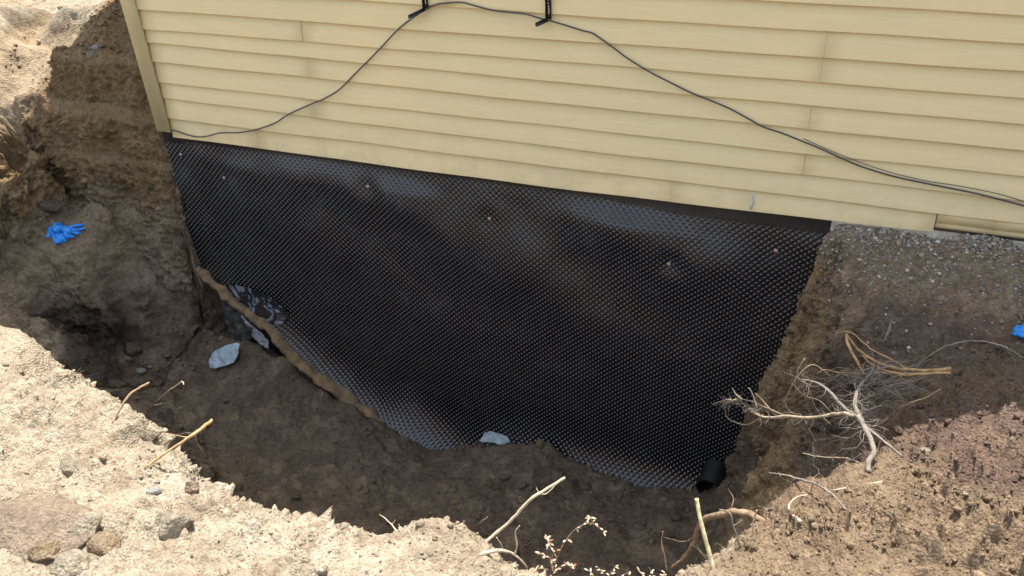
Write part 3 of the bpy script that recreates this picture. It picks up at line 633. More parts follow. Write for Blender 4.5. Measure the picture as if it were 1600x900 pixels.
# sticks and roots ------------------------------------------------
def path(px, Y0=None, Y1=None, lift=0., n=None):
    """pixels -> real points; depth runs from the ground hit of the first pixel (or Y0) to Y1"""
    if Y0 is None: Y0 = gpix(*px[0])[1]
    if Y1 is None: Y1 = gpix(*px[-1])[1]
    k = len(px); p_ = np.array([W(x, y, Y0+(Y1-Y0)*i/(k-1)) for i, (x, y) in enumerate(px)]); p_[:, 2] += lift
    c_ = curve(p_, n or max(8, 5*k)); L = np.linalg.norm(np.diff(c_, axis=0), axis=1).sum()
    return c_+np.stack([pnoise(c_*38+k*3.1+q*9) for q in range(3)], 1)*min(.004, L*.008)
def stick(name, label, cat, px, r, m, Y0=None, Y1=None, lift=0., group=None, twigs=(), rough=.10):
    c_ = path(px, Y0, Y1, lift); mb = MB(); rr = np.linspace(r[0], r[1], len(c_)) if len(r) == 2 else np.interp(np.linspace(0, 1, len(c_)), np.linspace(0, 1, len(r)), r)
    rr = rr*(1+.12*pnoise(c_*60)); mb.tube(c_, rr, 8, rough*.6); o = mb.build(name, m); top(o, label, cat, group)
    for tp in twigs:
        tpx, tr = tp; t_ = path(tpx, c_[np.argmin(np.linalg.norm(c_-W(*tpx[0], c_[:, 1].mean()), axis=1))][1], (Y1 if Y1 is not None else c_[-1][1])); mb = MB()
        mb.tube(t_, np.linspace(tr, tr*.5, len(t_)), 6); mb.build('side_twig', m, o)
    return o
G_s = 'sticks and roots poking from the rim'
stick('stick', 'long pale bare stick pointing up over the pit from the near bank', 'stick', [(752,852),(772,836),(800,811),(830,780),(858,762),(883,746)], (.0052, .0042), M_stick, None, -2.25, group=G_s, twigs=[([(840,770),(852,772),(864,762),(872,754)], .0018), ([(842,770),(838,762)], .0013)])
stick('forked_twig', 'short forked twig lying on the near bank below the long pale stick', 'twig', [(750,869),(775,862),(795,864),(812,875),(824,888)], (.006, .006, .0035, .0028, .0025), M_stick, None, -2.45, .004, G_s, twigs=[([(803,868),(808,852),(805,832),(812,821)], .0028), ([(776,840),(783,850),(788,862)], .0018)])
stick('stick', 'yellow ochre stick with a broken pale tip on the left bank', 'stick', [(226,733),(262,707),(298,683),(320,667),(331,658)], (.0035, .0042, .0060, .0056), M_rooty, None, -2.35, .003, G_s, twigs=[([(305,678),(308,692),(318,706)], .0013), ([(296,684),(275,680),(258,676)], .0018)])
stick('stick', 'brown stick rising from the left bank, pale at its tip', 'stick', [(176,662),(188,640),(202,618),(218,607),(233,599)], (.0035, .0045, .0045), M_rootb, None, -2.2, .002, G_s, twigs=[([(212,610),(215,616)], .0015)])
stick('twig', 'thin pale twig with a hooked tip over the left rim', 'twig', [(228,642),(245,627),(262,612),(276,602),(284,596),(287,600)], (.003, .0022), M_stick, None, -2.2, 0, G_s, twigs=[([(240,634),(254,630)], .0012)])
stick('twig', 'thin forked twig crossing behind the yellow stick', 'twig', [(255,672),(275,678),(292,676),(305,678)], (.002, .0016), M_rootg, None, -2.3, 0, G_s)
stick('twig', 'small twig leaning over the rim left of the sandy hump', 'twig', [(624,834),(612,820),(602,810),(593,804)], (.0024, .0012), M_stick, None, -2.4, 0, G_s, twigs=[([(612,820),(618,812)], .0009)])
stick('twig', 'tiny twig on the right shoulder of the sandy hump', 'twig', [(744,822),(752,815),(762,808)], (.002, .0012), M_stick, None, -2.35, 0, G_s)
stick('stick', 'straight upright stick with pale peeling bark at the right rim', 'stick', [(1119,906),(1110,872),(1101,838),(1093,806),(1088,779)], (.0066, .0058), simple('peeling bark', (.60, .52, .34), .7, .5, 26, .7, 90, col2=(.33, .30, .12)), -2.3, -2.2, 0, G_s)
stick('root', 'thick brown root arching out of the right rim into the pit', 'root', [(1199,822),(1184,810),(1162,801),(1140,801),(1118,806),(1101,812),(1090,828),(1083,852),(1068,872),(1049,886)], (.011, .012, .0115, .009, .004), M_rootb, -1.95, -1.75, 0, G_s, twigs=[([(1090,835),(1070,846),(1048,842),(1036,840)], .0016), ([(1140,801),(1146,780),(1138,764)], .0014)])
stick('twig', 'bent upright twig just right of the peeling stick', 'twig', [(1159,884),(1157,862),(1153,842),(1145,820),(1140,802),(1124,796)], (.0034, .0026), M_rootg, -2.15, -2.1, 0, G_s, twigs=[([(1146,822),(1160,812)], .0014)])
stick('twig', 'reddish brown twig standing among roots at the right rim', 'twig', [(1197,902),(1186,872),(1180,845),(1176,820),(1183,796)], (.0036, .0024), M_rootb, -2.15, -2.05, 0, G_s)
stick('twig', 'thin lone twig rising from the dark pit left of the peeling stick', 'twig', [(1042,892),(1038,868),(1034,848),(1036,830)], (.0022, .0014), M_rootb, -2.25, -2.2, 0, G_s)
stick('root', 'short bone shaped pale root on the right bank', 'root', [(1262,776),(1244,780),(1233,790),(1233,802),(1240,810),(1250,818)], (.002, .003, .0038, .006), M_stick, None, None, .008, G_s)
stick('stick', 'thin pale stick lying across the sunlit edge of the right mound', 'stick', [(1298,771),(1325,766),(1350,762),(1378,757)], (.0028, .0042), M_stick, None, None, .012, G_s)
stick('twig', 'knobbly twig reaching left from the right mound over the pit', 'twig', [(1322,800),(1300,775),(1280,762),(1262,755),(1238,748),(1220,744),(1201,741)], (.0035, .0036, .0028), M_rootg, None, -1.62, .008, G_s,
      twigs=[([(1268,757),(1272,746),(1280,740)], .002), ([(1240,749),(1236,760),(1233,770)], .0016), ([(1288,766),(1290,752),(1278,744)], .002), ([(1220,744),(1216,737)], .0014)])
stick('stick', 'grey flat splinter standing upright in dark soil', 'stick', [(1382,532),(1388,518),(1392,506),(1397,496)], (.004, .0075, .006), M_rootg, None, None, .0)
stick('root', 'long wiry root trailing to the right edge below the blue glove', 'root', [(1420,590),(1455,556),(1490,540),(1530,536),(1565,544),(1600,563)], (.0022, .0030, .0030), M_root, None, None, .010)
stick('forked_twig', 'small grey forked twig above the blue glove at the right edge', 'twig', [(1562,466),(1568,478),(1580,488),(1592,494),(1597,503)], (.002, .0045), M_rootg, None, None, .008, twigs=[([(1566,479),(1582,484),(1602,487)], .002)])
# yellow peeled roots
yr = empty('root_bundle', gpix(1420, 580)); top(yr, 'bundle of yellow peeled roots lying on the dark soil behind the mound', 'root')
def child(name, c_, rr, m, par, k=7, rough=.05):
    mb = MB(); mb.tube(c_-np.array(par.location), rr, k, rough); return mb.build(name, m, par)
for px, r0, r1, Y0, Y1 in [([(1487,577),(1450,579),(1415,577),(1385,572),(1360,560),(1340,545),(1322,521)], .0085, .0035, -1.02, -.98), ([(1486,582),(1440,584),(1405,583),(1380,578),(1358,566),(1348,556)], .0055, .0025, -1.03, -1.05),
        ([(1350,586),(1342,570),(1332,552),(1325,538),(1322,525)], .0045, .0055, -1.1, -1.0), ([(1460,583),(1420,586),(1380,582),(1345,584),(1310,582),(1290,578),(1276,583)], .004, .0018, -1.03, -1.12),
        ([(1420,578),(1390,560),(1366,548),(1350,536),(1330,520),(1310,519),(1303,528)], .0032, .0016, -1.0, -.95), ([(1400,582),(1420,597),(1440,590),(1455,580)], .002, .0015, -1.06, -1.0)]:
    c_ = path(px, Y0-.05, Y1-.05); child('root_strand', c_, np.linspace(r0, r1, len(c_)), M_rooty, yr)
# the big grey root clump
rc = empty('root_clump', W(1357, 735, -1.55)); top(rc, 'large tangled grey root clump hanging over the right side of the pit', 'root')
def rch(name, px, r0, r1, Y0, Y1, m=M_rootg):
    c_ = path(px, Y0, Y1); child(name, c_, np.linspace(r0, r1, len(c_)), m, rc); return c_
Yc = -1.48
main = rch('main_root', [(1357,738),(1357,722),(1366,708),(1362,692),(1355,676),(1349,664),(1340,650)], 0.0095, .009, gpix(1357, 736)[1]-.015, Yc)
main2 = rch('main_root', [(1352,668),(1335,650),(1322,640),(1308,626),(1296,612),(1284,602),(1272,596),(1250,592)], .0085, .003, Yc, Yc+.15)
left = rch('long_branch', [(1335,650),(1318,646),(1298,648),(1275,652),(1250,652),(1228,650),(1205,652),(1188,650),(1176,642)], .0072, .0042, Yc, Yc+.12, M_root)
rch('long_branch', [(1352,666),(1372,682),(1390,697),(1411,714)], .0058, .004, Yc, gpix(1411, 714)[1]-.01)
up = rch('upper_root', [(1351,668),(1344,652),(1336,634),(1338,616),(1346,600),(1356,588),(1368,572)], .010, .004, Yc, Yc+.35)
lo = rch('low_branch', [(1354,730),(1340,722),(1322,716),(1295,715),(1275,713),(1254,708)], .0034, .002, Yc, Yc+.05, M_root)
for px in ([(1226,650),(1205,640),(1190,634),(1178,628),(1160,624),(1142,624)], [(1188,650),(1180,640),(1168,638),(1160,642)], [(1192,648),(1182,656),(1166,664),(1150,660),(1136,652),(1132,636)], [(1183,637),(1178,622),(1172,608),(1168,606)],
           [(1205,641),(1190,624),(1180,614)], [(1160,624),(1150,616),(1144,606)], [(1142,624),(1130,626),(1112,632)], [(1150,624),(1136,630),(1132,640)]):
    rch('branch_tip', px, .0028, .0013, Yc+.12, Yc+.16, M_root)
fine_roots = MB(); o3 = np.array(rc.location)
def spray(c_, n, L, r, bias):
    for _ in range(n):
        k = rng.integers(0, len(c_)); dr = rng.standard_normal(3)+np.array(bias); q = wander(c_[k], dr, rng.uniform(*L), 8, .8)
        fine_roots.tube(q-o3, np.linspace(r*rng.uniform(.6, 1.4), r*.4, 8), 4)
        if rng.random() < .6: fine_roots.tube(wander(q[4], dr+rng.standard_normal(3)*1.2, L[0]*.8, 5, .8)-o3, np.linspace(r*.6, r*.3, 5), 3)
tips = path([(1176,640),(1160,632),(1146,628),(1134,630)], Yc+.12, Yc+.16)
spray(tips, 55, (.02, .06), .0010, (-1.2, 0, .3)); spray(left, 45, (.03, .08), .0011, (-.5, 0, -.2)); spray(up, 26, (.05, .16), .0015, (1.6, .3, .2)); spray(up, 22, (.05, .12), .0013, (-1.2, .2, .2)); spray(main[-12:], 18, (.05, .14), .0013, (-.6, .1, -.9)); spray(main2, 30, (.03, .10), .0011, (-.5, .1, -.4)); spray(lo, 20, (.02, .06), .001, (0, 0, -.3))
for k in range(46):                       # matted strands running back over the bank
    x0_ = rng.uniform(1325, 1375); y0_ = rng.uniform(575, 660); L_ = rng.uniform(30, 110); s_ = -1 if rng.random() < .3 else 1
    q_ = [(x0_+s_*L_*f_, y0_+rng.uniform(-9, 9)-s_*L_*f_*rng.uniform(.0, .25)) for f_ in (0, .25, .5, .75, 1)]
    c_ = path(q_, Yc+.28, Yc+.28+rng.uniform(-.05, .2)); fine_roots.tube(c_-o3, np.linspace(rng.uniform(.0012, .003), .0008, len(c_)), 5)
fine2 = MB()
for k in range(70):
    x0_ = rng.uniform(1335, 1440); y0_ = rng.uniform(572, 655); L_ = rng.uniform(25, 90); s_ = -1 if rng.random() < .45 else 1
    q_ = [(x0_+s_*L_*f_, y0_+rng.uniform(-10, 10)+s_*L_*f_*rng.uniform(-.25, .2)) for f_ in (0, .25, .5, .75, 1)]
    Yk = gpix(x0_, min(y0_+6, 640))[1]; c_ = path(q_, Yk+.02, Yk+rng.uniform(-.06, .06)); fine2.tube(c_-o3, np.linspace(rng.uniform(.001, .0026), .0007, len(c_)), 5)
for q_ in ([(1262,706),(1272,690),(1300,684),(1328,672),(1348,655)], [(1290,712),(1291,690),(1288,670)], [(1270,726),(1285,735),(1305,728),(1330,730)], [(1258,560),(1245,585),(1262,604),(1276,640),(1300,665)], [(1262,668),(1272,684),(1270,700),(1285,712)], [(1300,590),(1270,570),(1245,590),(1228,622)],
           [(1320,700),(1300,712),(1282,705),(1300,690),(1330,684)], [(1225,625),(1232,640),(1246,648)], [(1240,600),(1256,618),(1280,626),(1300,645)], [(1400,640),(1425,628),(1445,622),(1470,608)], [(1380,668),(1400,650),(1412,630),(1400,610)]):
    c_ = path(q_, Yc+.2, Yc+.12); fine2.tube(c_-o3, np.linspace(.0022, .0012, len(c_)), 5)
f2 = fine2.build('fine_roots', M_root2, rc); f2['kind'] = 'stuff'
fr = fine_roots.build('fine_roots', M_rootg, rc); fr['kind'] = 'stuff'
# roots on the left bank
G_l = 'roots poking from the left cut bank'
for px, r, lb in [([(127,223),(133,234),(143,245)], .0022, 'pale root in the brown cut bank below its upper lip'), ([(200,257),(225,264),(245,270),(262,279)], .0018, 'long thin straw root crossing the bank beside the membrane corner'),
        ([(169,306),(182,308),(196,305)], .002, 'short curved root on the bank under the lip'), ([(268,332),(274,324),(283,318),(290,320)], .0022, 'root stub curling at the left edge of the membrane'),
        ([(95,205),(112,213),(130,214)], .0035, 'stout brown root in the upper step of the left bank'), ([(122,240),(126,252),(129,258)], .003, 'broad pale root end hanging from the lip'),
        ([(203,463),(206,472),(214,478)], .0022, 'hooked root above the dark hollow'), ([(228,478),(233,470),(242,468)], .0015, 'tiny looped root on the dark slope'), ([(275,405),(277,418)], .0018, 'short pale root stuck in the slope left of membrane')]:
    stick('root', lb, 'root', px, (r, r*.7), M_root, None, None, .012, G_l)
stick('stick', 'yellow green stub standing beside the black pipe', 'stick', [(1078,770),(1081,758),(1086,750),(1087,745)], (.004, .0035), simple('yellow green stem', (.36, .33, .12), .7), None, None, .0)

# weed and leafy seedling ------------------------------------------
def leaf(mb, p0, dr, L, wd):
    dr = np.array(dr, float); dr /= np.linalg.norm(dr); sd_ = np.cross(dr, [0, 0, 1.]); sd_ /= np.linalg.norm(sd_)+1e-6; n_ = np.cross(sd_, dr); p0 = np.array(p0)
    V = []
    for f_, w_ in ((0, .08), (.3, .85), (.6, 1.), (.85, .55), (1., .03)):
        c_ = p0+dr*L*f_-n_*L*.25*f_*f_; V += [c_-sd_*wd*w_+n_*wd*.3*w_, c_, c_+sd_*wd*w_+n_*wd*.3*w_]
    Q_ = []
    for k in range(4): Q_ += [(k*3, k*3+1, k*3+4, k*3+3), (k*3+1, k*3+2, k*3+5, k*3+4)]
    mb.add(np.array(V), Q_)
M_leafp = simple('dusty pale leaf', (.42, .40, .27), .7, .5, 60, col2=(.30, .17, .12)); M_leafr = simple('reddish leaf', (.30, .12, .07), .7, .4, 60); M_leafg = simple('green weed leaf', (.09, .13, .04), .6)
def plant(name, label, cat, stems, ml, mstem, r=.0016, ln=(.010, .02), per=9, red=None):
    root = empty(name, stems[0][0]); o_ = np.array(root.location); top(root, label, cat); a = MB(); l_ = MB(); l2 = MB()
    for c_ in stems:
        a.tube(c_-o_, np.linspace(r, r*.45, len(c_)), 5)
        for _ in range(per):
            k = rng.integers(1, len(c_)); (l2 if red and rng.random() < red else l_).__class__
            leaf(l2 if red and rng.random() < red else l_, c_[k]-o_, rng.standard_normal(3)*[1, 1, .6]+[0, 0, .35], rng.uniform(*ln), rng.uniform(.25, .4)*ln[0])
    a.build('stem', mstem, root); f_ = l_.build('foliage', ml, root)
    if l2.v: l2.build('foliage', M_leafr, root)['label'] = 'reddish leaves'
    return root
st = [path(q, Y0, Y1) for q, Y0, Y1 in [([(862,905),(868,880),(876,858),(886,842),(900,826),(914,818),(921,807)], -2.4, -2.3), ([(921,807),(928,818),(938,826),(944,833)], -2.3, -2.28), ([(868,880),(850,868),(840,862)], -2.4, -2.38), ([(870,872),(858,850),(855,842)], -2.4, -2.36), ([(866,890),(885,884),(900,888)], -2.4, -2.42), ([(866,892),(845,888),(832,893)], -2.4, -2.44)]]
plant('seedling', 'small leafy seedling with pinkish tips at the bottom centre of the near bank', 'plant', st, M_leafp, M_rootb, .002, (.010, .020), 12, .3)
st = [path(q, -2.42, -2.4) for q in ([(940,915),(944,898),(934,886)], [(942,912),(955,895),(962,884)], [(925,915),(928,900),(918,890)], [(960,915),(972,900),(985,893)])]
plant('seedling', 'low dusty sprig at the bottom edge just right of the taller seedling', 'plant', st, M_leafp, M_rootg, .0014, (.008, .016), 8)
st = [path(q, -2.4, -2.38) for q in ([(1010,915),(1006,900),(996,890)], [(1011,915),(1018,898),(1014,886)], [(1012,915),(1028,902),(1040,896)])]
plant('seedling', 'dusty sprig at the bottom edge left of the straight stick', 'plant', st, M_leafp, M_rootg, .0014, (.008, .016), 8)
st = [path(q, gpix(229, 296)[1]-.01, gpix(229, 296)[1]-.04) for q in ([(230,298),(227,284),(219,270)], [(230,298),(233,285),(228,276)], [(230,298),(238,290),(243,283)])]
plant('weed', 'small green weed growing on the left bank near the membrane', 'plant', st, M_leafg, M_leafg, .0012, (.014, .03), 4)
def sprig(px, label):
    Y0 = gpix(*px)[1]; st = []
    for _ in range(5): st.append(wander(W(px[0], px[1]+4, Y0), rng.standard_normal(3)*[.9, .5, .3]+[0, 0, .9], rng.uniform(.03, .06), 6, .6))
    plant('dry_sprig', label, 'plant', st, M_leafp, M_rootg, .0009, (.004, .008), 3)
sprig((640, 826), 'dry sprig in the notch of the near rim'); sprig((510, 800), 'dry sprig on the near rim further left of the notch'); sprig((722, 810), 'dry sprig on top of the sandy hump')

# stones -------------------------------------------------------------
def stone_mat(name, c1, c2): return soil_mat(name, False, tuple(.5*(a+b) for a, b in zip(c1, c2))) if 'grey' not in name else simple(name, c1, .85, .3, 14, .9, 70, col2=c2, spec=.2)
MS = {'pale': stone_mat('pale dusty stone', (.40, .345, .26), (.32, .275, .205)), 'orange': stone_mat('orange brown stone', (.31, .235, .155), (.27, .205, .135)), 'grey': stone_mat('grey stone', (.24, .235, .21), (.17, .16, .145)),
      'rust': stone_mat('reddish stone', (.25, .185, .135), (.22, .16, .12)), 'big': stone_mat('dusty brown rock', (.27, .215, .155), (.22, .17, .125)), 'dark': stone_mat('earthy stone', (.20, .165, .12), (.12, .10, .07))}
def stone(px, wpx, kind, label, hf=.5, asp=.75, sink=.35, seed=1, rz=0.):
    g = gpix(*px); dist = np.linalg.norm(g-CP); wd = wpx*dist/F/2
    V, T = ico(4, seed*13+5); V = V*[wd, wd*asp, wd*hf]; V = V*(1+.05*fbm(V/wd+seed, 4., 3))[:, None]
    ca_, sa_ = math.cos(rz), math.sin(rz); V = V@np.array([[ca_, sa_, 0], [-sa_, ca_, 0], [0, 0, 1]])
    o = link('stone', mesh_np('stone', V, T), MS[kind]); o.location = Vector(g)+Vector((0, .0, wd*hf*(1-2*sink))); top(o, label, 'stone', 'stones lying in the dug soil'); return o
for k, a in enumerate([((55,838), 215, 'big', 'large flat dusty rock half buried at the bottom left', .26, .62, .45, .15), ((72,866), 46, 'orange', 'orange brown lumpy stone just below the large flat rock', .7, .8, .3, 0),
        ((130,832), 70, 'pale', 'pale rounded stone right of the large flat rock', .5, .8, .35, .5), ((163,852), 48, 'orange', 'orange stone right of the pale rounded one', .6, .8, .35, 0), ((272,826), 66, 'pale', 'pale stone with a tan underside on the lower left bank', .6, .75, .3, .3),
        ((112,732), 42, 'pale', 'pale stone with a shadowed right side higher on the left bank', .55, .8, .35, .2), ((303,764), 28, 'rust', 'reddish stone near the rim of the left bank', .7, .8, .3, 0), ((244,768), 26, 'grey', 'small grey wedge stone on the left bank', .5, .6, .3, .6),
        ((110,888), 60, 'pale', 'pale clod at the very bottom left of the picture', .6, .8, .4, 0), ((222,580), 23, 'grey', 'larger smooth grey stone on the pit floor at the left', .45, .6, .25, 0), ((235,573), 14, 'grey', 'smaller grey stone touching the larger one in the pit', .5, .7, .25, 0),
        ((211,549), 32, 'dark', 'earthy lump lying under the dark hollow', .75, .85, .3, 0), ((301,576), 13, 'dark', 'small brown stone on the pit floor near the blue film', .6, .8, .3, 0), ((152,75), 17, 'grey', 'flat light stone on the ledge left of the house corner', .5, .8, .25, .4),
        ((134,84), 14, 'rust', 'reddish stone on the ledge left of the house corner', .8, .8, .25, 0), ((144,89), 13, 'grey', 'upright grey stone on the ledge next to the reddish one', .9, .6, .25, .9), ((106,90), 10, 'pale', 'small pale stone at the edge of the ledge', .6, .8, .3, 0),
        ((584,869), 14, 'pale', 'small white stone on the bottom of the sandy hump', .7, .8, .3, 0), ((680,842), 10, 'orange', 'tiny tan stone on the sandy hump', .7, .8, .3, 0), ((712,786), 15, 'orange', 'tan stone on the dark pit floor behind the sandy hump', .6, .8, .3, 0),
        ((728,775), 22, 'orange', 'yellowish clod beside the tan stone on the pit floor', .5, .7, .4, 0), ((866,783), 13, 'dark', 'flat brown stone on the pit floor by the long pale stick', .4, .8, .2, 0), ((1381,806), 30, 'rust', 'pinkish elongated stone on the right mound', .5, .45, .3, -.5),
        ((1508,772), 10, 'pale', 'white pebble on the upper part of the right mound', .7, .8, .3, 0), ((1508,632), 26, 'dark', 'dark clod on the shadow line of the right mound', .7, .9, .3, 0), ((1330,705), 17, 'pale', 'pale stone at the foot of the grey root clump', .7, .8, .3, 0), ((75,325), 40, 'dark', 'earth clod on the bench above the blue gloves', .55, .7, .4, .2),
        ((1445,705), 14, 'pale', 'white faced stone near the top of the right mound', .7, .8, .3, 0)]):
    stone(a[0], a[1], a[2], a[3], a[4], a[5], a[6], k+1, a[7])

# cable and hangers -----------------------------------------------------
M_cab = simple('grey cable jacket', (.075, .073, .072), .38, .15, 30, .1, 60, spec=.5)
cp_ = [(246,200),(258,203),(275,205),(290,210),(305,213.5),(322,213),(345,207.5),(375,207),(402,202),(430,192),(452,178),(490,161),(505,155),(530,140),(552,118),(590,80),(622,46),(645,28),(663,16),(680,7.5),(702,4.5),(722,4),(745,10),(770,16),(795,19),(822,22),(842,28),(858,32),(885,40),(910,48),(925,52),(942,63),(960,76),(982,92),(1015,112),(1050,130),(1080,145),(1112,158),(1140,170),(1170,186),(1192,198),(1222,208),(1250,219),(1282,232),(1310,245),(1342,259),(1382,272),(1415,280),(1445,286),(1480,293),(1520,301),(1560,311),(1604,323),(1660,338),(1720,348)]
pts = np.array([W(x, y, -.024) for x, y in cp_]); pts[0] += (-.02, .12, 0); pts[1] += (-.012, .02, 0)
c_ = curve(pts, 420); c_[:, 1] += .002*np.sin(c_[:, 0]*9)
mb = MB(); mb.tube(c_, .0041, 10); cable = mb.build('cable', M_cab); top(cable, 'long grey cable draped in a loose arch across the siding over two hangers', 'cable')
pts = np.array([W(x, y, -.024) for x, y in [(1255,216.5),(1312,241.5),(1380,266),(1444,282),(1500,291),(1560,303),(1602,315),(1660,326)]]); mb = MB(); mb.tube(curve(pts, 80), .0019, 8)
top(mb.build('thin_wire', M_cab), 'thinner wire running just above the cable at its right end', 'wire')
M_blk = simple('black painted steel', (.022, .021, .021), .45, .3, 30, .2, 80, spec=.5)
def hanger(top_px, bot_px, tip_px, label):
    a = W(*bot_px, -.024); h_ = empty('cable_hanger', a); top(h_, label, 'hanger', 'black slotted hangers holding the cable')
    zt_ = .30; wd = .0125; mb = MB()
    mb.box((-wd, .003, 0), (-.0045, .008, zt_)); mb.box((.0045, .003, 0), (wd, .008, zt_))
    for k in range(5): z_ = k*.066; mb.box((-.0046, .0032, z_), (.0046, .0078, z_+.022))
    for s_ in (-1, 1): mb.box((s_*wd-(.0015 if s_ < 0 else -.0002), -.006, .0), (s_*wd+(.0002 if s_ < 0 else .0015), .0079, zt_))
    mb.build('strap', M_blk, h_, False)
    tip = W(*tip_px, -.075)-a; s_ = np.cross(tip, [0, 0, 1.]); s_ = s_/np.linalg.norm(s_)*.010; t_ = np.array([0, 0, .0035]); mb = MB(); e = tip*.02+np.array([0, -.004, -.003])
    V = [e-s_, e+s_, tip+s_, tip-s_]; V = [v-t_ for v in V]+[v+t_ for v in V]
    mb.add(V, [(0,3,2,1),(4,5,6,7),(0,1,5,4),(1,2,6,5),(2,3,7,6),(3,0,4,7)])
    V2 = [v+np.array([0, 0, .007]) for v in (e+s_*.9, e+s_*1.1, tip+s_*1.1, tip+s_*.9)]; V2 = [v-t_*2 for v in V2]+[v+t_*1.2 for v in V2]; mb.add(V2, [(0,3,2,1),(4,5,6,7),(0,1,5,4),(1,2,6,5),(2,3,7,6),(3,0,4,7)])
    mb.build('foot', M_blk, h_, False)
    mb = MB(); mb.tube([(0, .004, .075), (0, .0, .075), (0, -.002, .075)], [.0042, .0042, .002], 10); mb.build('screw', M_nail, h_)
hanger((663, -20), (665, 14), (638, 28), 'black slotted hanger at the left peak of the cable'); hanger((856, -20), (857, 30), (838, 40), 'black slotted hanger holding the cable right of its peak')

# ridge, films, pipe -----------------------------------------------------
rp = curve(np.vstack([RP[0]+(-.03, .0, .04), RP]), 150); mb = MB()
rp = rp+np.stack([fbm(rp+q*3, 4., 2) for q in range(3)], 1)*[.006, .0, .006]
rr = np.interp(np.linspace(0, 1, 150), [0, .08, .3, .55, .8, 1], [.012, .020, .027, .032, .034, .028])
K_ = 18; base = len(rp); mbt = MB(); mbt.tube(rp+np.array([0, -.01, .0]), rr, K_, 0)
Vr = np.vstack(mbt.v); cen_ = np.repeat(rp, K_, axis=0); Vr[:len(cen_)] = cen_+(Vr[:len(cen_)]-cen_)*(1+.30*fbm(cen_+5, 7., 3))[:, None]*np.array([1., 1.6, .8]); Vr = Vr+np.stack([fbm(Vr+q*7, 10., 5, .6) for q in range(3)], 1)*.020; mbt.v = [Vr]
rg = mbt.build('clay_ledge', simple('crusted tan clay', (.29, .205, .115), .95, .4, 12, 1., 60, col2=(.13, .10, .07), spec=.05)); top(rg, 'tan clay crusted ledge slanting down along the lower left edge of the membrane', 'ledge')
def film(name, label, cat, px, Yf, m, amp=.008, step=4., sc=14., par=None, thick=.0012):
    px = np.array(px, float); edge = []
    for a, b_ in zip(px, np.roll(px, -1, axis=0)):
        n_ = max(2, int(np.linalg.norm(b_-a)/step)); edge += [a+(b_-a)*k/n_ for k in range(n_)]
    edge = np.array(edge)+rng.uniform(-.5, .5, (len(edge), 2)); g = []
    x0, y0 = px.min(0); x1, y1 = px.max(0)
    for x in np.arange(x0, x1, step):
        for y in np.arange(y0, y1, step):
            q = np.array([x, y])+rng.uniform(-.25, .25, 2)*step; ins = False; j = len(edge)-1
            for i in range(len(edge)):
                if (edge[i][1] > q[1]) != (edge[j][1] > q[1]) and q[0] < (edge[j][0]-edge[i][0])*(q[1]-edge[i][1])/(edge[j][1]-edge[i][1])+edge[i][0]: ins = not ins
                j = i
            if ins and np.min(np.linalg.norm(edge-q, axis=1)) > step*.5: g.append(q)
    al = [Vector(v) for v in edge]+[Vector(v) for v in g]; ne = len(edge)
    vs, es, fs, *_ = delaunay_2d_cdt(al, [], [list(range(ne))], 1, 1e-4)
    P3 = np.array([W(v.x, v.y, Yf(v.x, v.y)) for v in vs]); nz = fbm(P3+3, sc, 3, .5); fold = np.abs(fbm(P3+13, sc*.8, 2))
    P3[:, 1] -= nz*amp+fold*amp*1.6; P3[:, 2] += pnoise(P3*sc+5)*amp*.6
    bm = bmesh.new(); bv = [bm.verts.new(v) for v in P3]
    for f_ in fs:
        try: bm.faces.new([bv[i] for i in f_])
        except ValueError: pass
    bmesh.ops.recalc_face_normals(bm, faces=bm.faces)
    for f_ in bm.faces: f_.smooth = False
    me = bpy.data.meshes.new(name); bm.to_mesh(me); bm.free(); o = link(name, me, m, par); md = o.modifiers.new('s', 'SOLIDIFY'); md.thickness = thick
    if label: top(o, label, cat)
    return o
M_blue = simple('pale blue release film', (.46, .60, .68), .28, .15, 9, .2, 40, spec=.5)
M_pal = simple('whitish release film', (.42, .47, .50), .3, .3, 14, .2, 40, col2=(.12, .13, .14), spec=.5)
fm, t, b = mat('black bitumen sheet with torn blue film'); tc = nd(t, 'ShaderNodeTexCoord'); n = nd(t, 'ShaderNodeTexNoise', Scale=9., Detail=5., Roughness=.6, Distortion=1.5); t.links.new(tc.outputs['Object'], n.inputs['Vector'])
t.links.new(ramp(t, n.outputs['Fac'], [(.53, (.018, .018, .02)), (.56, (.16, .20, .25)), (.64, (.22, .24, .28))]).outputs[0], b.inputs['Base Color']); b.inputs['Roughness'].default_value = .4
fm2, t, b = mat('black bitumen sheet with dusty smears'); tc = nd(t, 'ShaderNodeTexCoord'); n = nd(t, 'ShaderNodeTexNoise', Scale=16., Detail=8., Roughness=.7); t.links.new(tc.outputs['Object'], n.inputs['Vector'])
t.links.new(ramp(t, n.outputs['Fac'], [(.45, (.035, .035, .033)), (.6, (.08, .085, .08)), (.72, (.26, .27, .26))]).outputs[0], b.inputs['Base Color']); b.inputs['Roughness'].default_value = .5
def Yup(x, y):
    Yy = -.1
    for _ in range(4): q = W(x, y, Yy); Yy = float(ymem(np.array([q[0]]), np.array([q[2]]))[0])-.012
    return Yy
film('sealing_sheet', 'black sealing sheet with torn blue film patches above the clay ledge', 'sheet', [(352,440),(374,446),(400,452),(428,466),(446,482),(452,494),(440,506),(424,508),(408,498),(388,480),(368,462)], Yup, fm, .004, 4, 12)
film('sealing_sheet', 'dark dusty flap of sealing sheet hanging below the clay ledge', 'sheet', [(338,450),(350,458),(368,474),(384,494),(394,512),(396,524),(388,534),(378,545),(368,540),(360,524),(354,502),(346,474)], lambda x, y: -.07-.0012*(y-450), fm2, .012, 4, 12)
